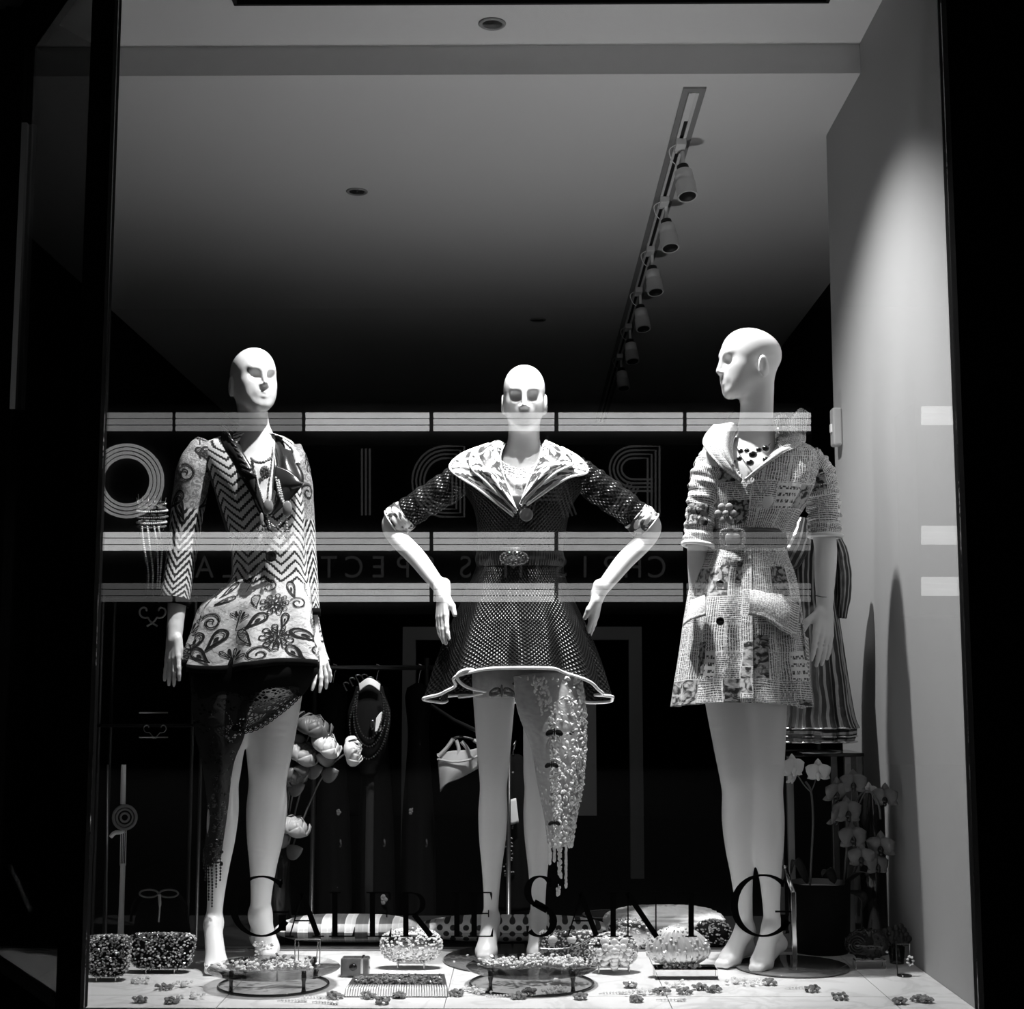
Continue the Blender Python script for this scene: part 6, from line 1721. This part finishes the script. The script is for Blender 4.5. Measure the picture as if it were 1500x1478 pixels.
# chain hanging in the side window
lk = []
ch = along(curve([at(16, 1272, 4.86), at(26, 1292, 4.86), at(34, 1312, 4.86), at(44, 1332, 4.86)], 40), .012)
t = thing('hanging_chain', 'short bright chain hanging in the dark side window', 'chain', ch[-1])
put('hook', tube([(P1[0] - .035, 4.79, ch[0][2] + .012), ch[0] + (0, 0, .012), ch[0] + (0, 0, .004)], .002, 6), m_wire, t, 0)
for i, p in enumerate(ch):
    a = np.linspace(0, 6.28, 15)[:-1]; R = rz(1.2 * (i % 2)) @ ry(.5)
    put('link', tube(np.stack([.004 * np.cos(a), np.zeros(14), .008 * np.sin(a)], 1) @ R.T + p, .0017, 6, True), m_wire, t, 0)

# ------------------------------------------------------------------ roses behind the jacketed mannequin
YO = 5.25
cv = np.array((at(405, 1330, YO)[0], YO, 0.0))
hv = at(405, 1235, YO)[2]
t = tag(mesh_obj('rose_vase', lathe([(.001, 0), (.05, 0), (.055, .02), (.045, hv * .6), (.05, hv), (.046, hv), (.041, hv * .6), (.050, .02), (.001, .006)], cv, 28), plain('dark_glass', .008, .15)), 'tall dark vase of roses behind the jacketed mannequin', 'vase')
m_rose = [plain('pale_rose', .62, .5), plain('dark_rose', .10, .5), plain('mid_rose', .35, .5)]
m_leaf2 = plain('glossy_leaf', .16, .3)
def rose(px, py, dirpx, s, mt, lab):
    head_ = at(px, py, YO - .05); n = at(dirpx[0], dirpx[1], YO - .05) - at(px, py, YO - .05); ax = unit(n + (0, -.015, 0))
    base = cv + (0, 0, hv * .5)
    t = thing('rose', lab, 'rose', base)
    mid = head_ * .55 + base * .45 + (0, 0, .10) if py < 1150 else head_ * .5 + base * .5
    put('stem', tube(curve([base, mid, head_ - ax * .02], 24), .0032, 8), m_stem, t, 0)
    s1, s2 = frame_of(ax)
    R = np.stack([s1, s2, ax], 1)
    for k, (n_, r, tilt) in enumerate(((4, .004, .03), (5, .009, .12), (5, .014, .30), (5, .017, .62))):
        for i in range(n_):
            s_ = s * 1.45; V, Fs = petal(.033 * s_, .023 * s_, .022 * s_)
            V = V @ rx(tilt).T + (0, -r * s_, -.012 * s_); V = V @ rz(2 * math.pi * i / n_ + k).T
            put('petal', (V @ R.T + head_, Fs), mt, t, .0012)
    for i in range(4):
        V, Fs = petal(.02, .005, .004); V = (V @ rx(1.0).T + (0, -.006, -.016)) @ rz(1.57 * i).T
        put('sepal', (V @ R.T + head_, Fs), m_leaf2, t, .001)
    for fr_, sd in ((.55, 1), (.75, -1)):
        p = crom(np.array([base, mid, head_ - ax * .02]), np.array([fr_]))[0]
        V, Fs = petal(.055, .020, .008); V = V @ rx(.5).T @ ry(sd * 1.2).T
        put('leaf', (V * 1.4 + p, Fs), m_leaf2, t, .0012)
rose(458, 1066, (470, 1040), 1.3, m_rose[1], 'dark full blown rose, tallest of the bunch in the vase')
rose(476, 1092, (492, 1075), 1.15, m_rose[0], 'pale half open rose in the bunch beside the tallest dark rose')
rose(515, 1101, (545, 1096), 1.0, m_rose[0], 'pale rosebud leaning out sideways on a long stem')
rose(442, 1105, (455, 1085), 1.2, m_rose[2], 'greyish rose low in the bunch under the pale half open rose')
rose(432, 1135, (440, 1150), 1.1, m_rose[1], 'dark drooping rose at the bottom of the bunch')
rose(430, 1212, (440, 1190), 1.1, m_rose[2], 'single low rose with pale torn leaf near the vase mouth')
# necklace display bust, black, with white neck card
YB = 5.45
cb = np.array((at(540, 1330, YB)[0], YB, 0.0))
t = thing('jewellery_bust', 'black jewellery display bust with white neck card and jet bead strands', 'bust', cb)
Pb = lambda x, y, d=0: at(x, y, YB + d)
zt = Pb(540, 1010)[2]
put('stand', lathe([(.001, 0), (.10, 0), (.10, .012), (.015, .02), (.014, Pb(540, 1130)[2]), (.001, Pb(540, 1130)[2])], cb, 28), m_velvet, t, 0)
bust = Loft([(1005, 522, 560, .035, YB), (1020, 518, 564, .04, YB), (1045, 510, 572, .05, YB), (1080, 512, 568, .055, YB), (1110, 520, 560, .045, YB), (1135, 530, 550, .03, YB)])
put('torso', bust.mesh(40, 24), m_velvet, t, .003)
put('neck_card', patch([pts([(526, 1002, YB - .05), (541, 993, YB - .06), (557, 1002, YB - .05)]), pts([(527, 1012, YB - .055), (541, 1003, YB - .068), (556, 1012, YB - .055)])], 16, 6), plain('white_card', .55, .7), t, .003)
put('side_card', patch([pts([(551, 1052, YB - .062), (556, 1045, YB - .062), (560, 1042, YB - .058)]), pts([(549, 1072, YB - .064), (555, 1072, YB - .064), (558, 1070, YB - .058)])], 8, 8), plain('white_card', .55, .7), t, .002)
for P in ([(521, 1020), (518, 1050), (524, 1080), (540, 1094), (556, 1080), (566, 1045), (560, 1018)], [(520, 1025), (512, 1060), (520, 1095), (540, 1112), (560, 1092), (570, 1050), (562, 1020)], [(524, 1015), (522, 1050), (530, 1075), (542, 1082), (554, 1070), (562, 1040), (558, 1012)]):
    put('bead_strand', beads(along(curve(pts(P, YB - .066), 50), .0095), .0045, rg, 8, 6), m_jet, t, 0)
put('pendant', sph(at(545, 1062, YB - .07), (.010, .006, .020), 12, 8), m_jet, t, 0)
# claw comb of black curls standing on top
for i in range(6):
    p = Pb(508 + i * 9, 1000 - 12 * math.sin(i * .6), -.02)
    put('bead_arm', tube(curve([p + (0, 0, -.03), p + (-.012, -.004, -.005), p, p + (.008, -.004, -.006)], 14), .0035, 7), m_jet, t, 0)

# ------------------------------------------------------------------ shop interior behind: dress rack, tops, doorway
YK = 6.1
m_rack = plain('rack_metal', .10, .35, .8)
xa, xb = at(455, 980, YK)[0], at(660, 980, YK)[0]
zr = at(560, 978, YK)[2]
t = thing('clothes_rack', 'dim metal clothes rack behind the necklace bust in the shop', 'rack', ((xa + xb) / 2, YK, -.30))
put('rail', cyl((xa, YK, zr), (xb, YK, zr), .010), m_rack, t, 0)
for x in (xa + .02, at(625, 980, YK)[0]): put('upright', cyl((x, YK, -.30), (x, YK, zr + (.04 if x > xa + .05 else 0)), .010), m_rack, t, 0)
put('foot', box((xa - .02, YK - .2, -.30), (xa + .06, YK + .2, -.28)), m_rack, t, 0, False)
put('foot', box((at(625, 980, YK)[0] - .03, YK - .2, -.30), (at(625, 980, YK)[0] + .03, YK + .2, -.28)), m_rack, t, 0, False)
def floral():
    k = NT('black_floral_cloth'); v, o = k.xyz('UV')
    c = k.vor(v, 9.0, 'F1', .9); r = k.noise(v, 40.0, 2.0)
    k.col(k.mix(k.ma('MULTIPLY', k.step(c, .16, .10), k.step(r, .45, .6)), .003, .10)); k.rough(.9); k.b.inputs['Specular IOR Level'].default_value = .08
    return k.m
m_floral = floral(); m_flower = plain('printed_flower', .16, .8)
fl_spots = {0: [(495, 1190, 9), (490, 1300, 8)], 1: [(548, 1150, 8), (560, 1318, 14)], 2: [(604, 1189, 11), (612, 1290, 8)]}
for i, (x0, x1, yb, lab) in enumerate(((464, 512, 1340, 'black floral dress hanging on the rack next to the roses'), (526, 576, 1350, 'black floral dress hanging on the rack behind the jewellery bust'), (590, 636, 1350, 'black dress with sparse flowers at the end of the rack'))):
    xc = at((x0 + x1) / 2, 1000, YK)[0]
    t = thing('hanging_dress', lab, 'dress', (xc, YK, at(540, yb, YK)[2]), 'dresses on the rack')
    L2 = Loft([(1000, x0 + 20, x1 - 20, .03, YK), (1015, x0 + 4, x1 - 4, .05, YK), (1080, x0 + 8, x1 - 8, .07, YK), (1200, x0, x1, .09, YK), (yb, x0 - 3, x1 + 3, .11, YK)], lambda th, v: .04 * v * np.sin(7 * th))
    put('cloth', L2.mesh(50, 30), m_floral, t, .002)
    put('hanger', tube(curve([(xc, YK, zr + .014), (xc + .018, YK, zr + .004), (xc + .006, YK, zr - .02), (xc, YK, at(540, 1000, YK)[2])], 16), .0025, 6), m_wire, t, 0)
    for x, y, s in fl_spots[i]:
        c = at(x, y, YK - np.interp(y, (1080, 1200, 1345), (.07, .09, .11)) * .93); r = s / 2143 * YK * .5
        put('printed_flower', joinl([sph(c + (r * .62 * math.cos(a), 0, r * .62 * math.sin(a)), (r * .5, .002, r * .5), 8, 5) for a in np.linspace(0, 5.03, 5)] + [sph(c + (0, -.001, 0), (r * .3, .002, r * .3), 8, 5)]), m_flower, t, 0, True, 'stuff')
# white strappy top on a slanting rail
YS = 5.9
t = thing('white_top', 'white strappy top hung on a slanting dark rail behind the netted mannequin', 'top', at(680, 1140, YS))
m_wcloth = plain('white_jersey', .60, .8)
put('bodice', patch([pts([(640, 1104, YS), (662, 1100, YS - .02), (690, 1098, YS - .02), (710, 1092, YS)]), pts([(642, 1122, YS - .01), (660, 1126, YS - .04), (682, 1122, YS - .03), (700, 1112, YS)]), pts([(645, 1160, YS), (655, 1148, YS - .03), (674, 1140, YS - .02), (700, 1126, YS)])], 20, 14), m_wcloth, t, .003)
for P in ([(642, 1108), (655, 1095), (664, 1082)], [(668, 1110), (672, 1098), (668, 1084)], [(690, 1108), (684, 1096), (676, 1086)], [(706, 1100), (702, 1090), (694, 1084)]):
    put('strap', tube(curve(pts(P, YS - .01), 14), .020, 8, squash=.4), m_wcloth, t, 0)
put('seam', tube(curve(pts([(641, 1112, YS - .02), (665, 1116, YS - .05), (690, 1112, YS - .045), (707, 1102, YS - .02)]), 20), .005, 6), m_wcloth, t, 0)
put('hanger', tube(curve(pts([(655, 1092, YS), (668, 1080, YS), (690, 1082, YS), (704, 1092, YS)]), 20), .005, 8), m_rack, t, 0)
t = thing('wall_rail', 'slanting dark garment rail carrying the white strappy top', 'rail', at(690, 1070, YS + .02))
put('bar', tube([at(612, 1020, YS + .3), at(665, 1055, YS + .02), at(745, 1092, YS - .3)], .008, 10), m_rack, t, 0)
put('post', cyl((at(745, 1092, YS - .3)[0], YS - .3, 0.0), at(745, 1092, YS - .3), .008), m_rack, t, 0)
put('post', cyl((at(612, 1020, YS + .3)[0], YS + .3, -.30), at(612, 1020, YS + .3), .008), m_rack, t, 0)
xc = at(752, 1170, 5.75)[0]
t = thing('hanging_dress', 'dark beaded dress with a white price tag between the netted mannequin\'s legs', 'dress', (xc, 5.75, at(752, 1330, 5.75)[2]), 'dresses on the rack')
L2 = Loft([(1105, 745, 760, .02, 5.75), (1120, 736, 770, .04, 5.75), (1200, 736, 772, .06, 5.75), (1330, 728, 780, .08, 5.75)], lambda th, v: .05 * np.sin(8 * th))
put('cloth', L2.mesh(40, 24), m_floral, t, .002)
put('hanger', tube(curve([at(752, 1092, 5.70), at(756, 1085, 5.72), at(752, 1100, 5.75), at(752, 1108, 5.75)], 12), .0025, 6), m_wire, t, 0)
put('price_tag', patch([pts([(746, 1172), (751, 1170), (756, 1169)], 5.66), pts([(748, 1208), (754, 1207), (760, 1204)], 5.655)], 4, 6), plain('white_card', .55, .7), t, .002)
put('beads', joinl([gem(at(744 + rg.uniform(-6, 8), rg.uniform(1125, 1290), 5.67), .005, rg) for _ in range(50)]), m_crystal_dark, t, 0, False, 'stuff')
# pale doorway deep in the shop
YDW = 9.0
m_door = plain('pale_door_frame', .30, .7)
x0, x1, zt = at(590, 920, YDW)[0], at(940, 920, YDW)[0], at(700, 918, YDW)[2]
struct('door_1', join(box((x0, YDW, -.30), (x0 + .08, YDW + .06, zt)), box((x1 - .08, YDW, -.30), (x1, YDW + .06, zt)), box((x0 + .08, YDW, zt - .08), (x1 - .08, YDW + .06, zt))), m_door)
xw = at(852, 1100, YDW)[0]
struct('window_3', join(box((xw - .02, YDW + .02, at(852, 1195, YDW)[2]), (xw + .09, YDW + .05, at(852, 1020, YDW)[2]))), plain('pale_blind', .7, .7))
for i, zz in enumerate(np.linspace(at(852, 1190, YDW)[2], at(852, 1030, YDW)[2], 5)):
    pass
# added weak beam to brighten the doorway, set at the unlit far downlight
far = ceil_pt(788, 468)
lo = spot_light('added_doorway_beam', (far[0], far[1], Z_CEIL2 - .03), (.15, 9.0, .8), 7, 80, .03, .8)
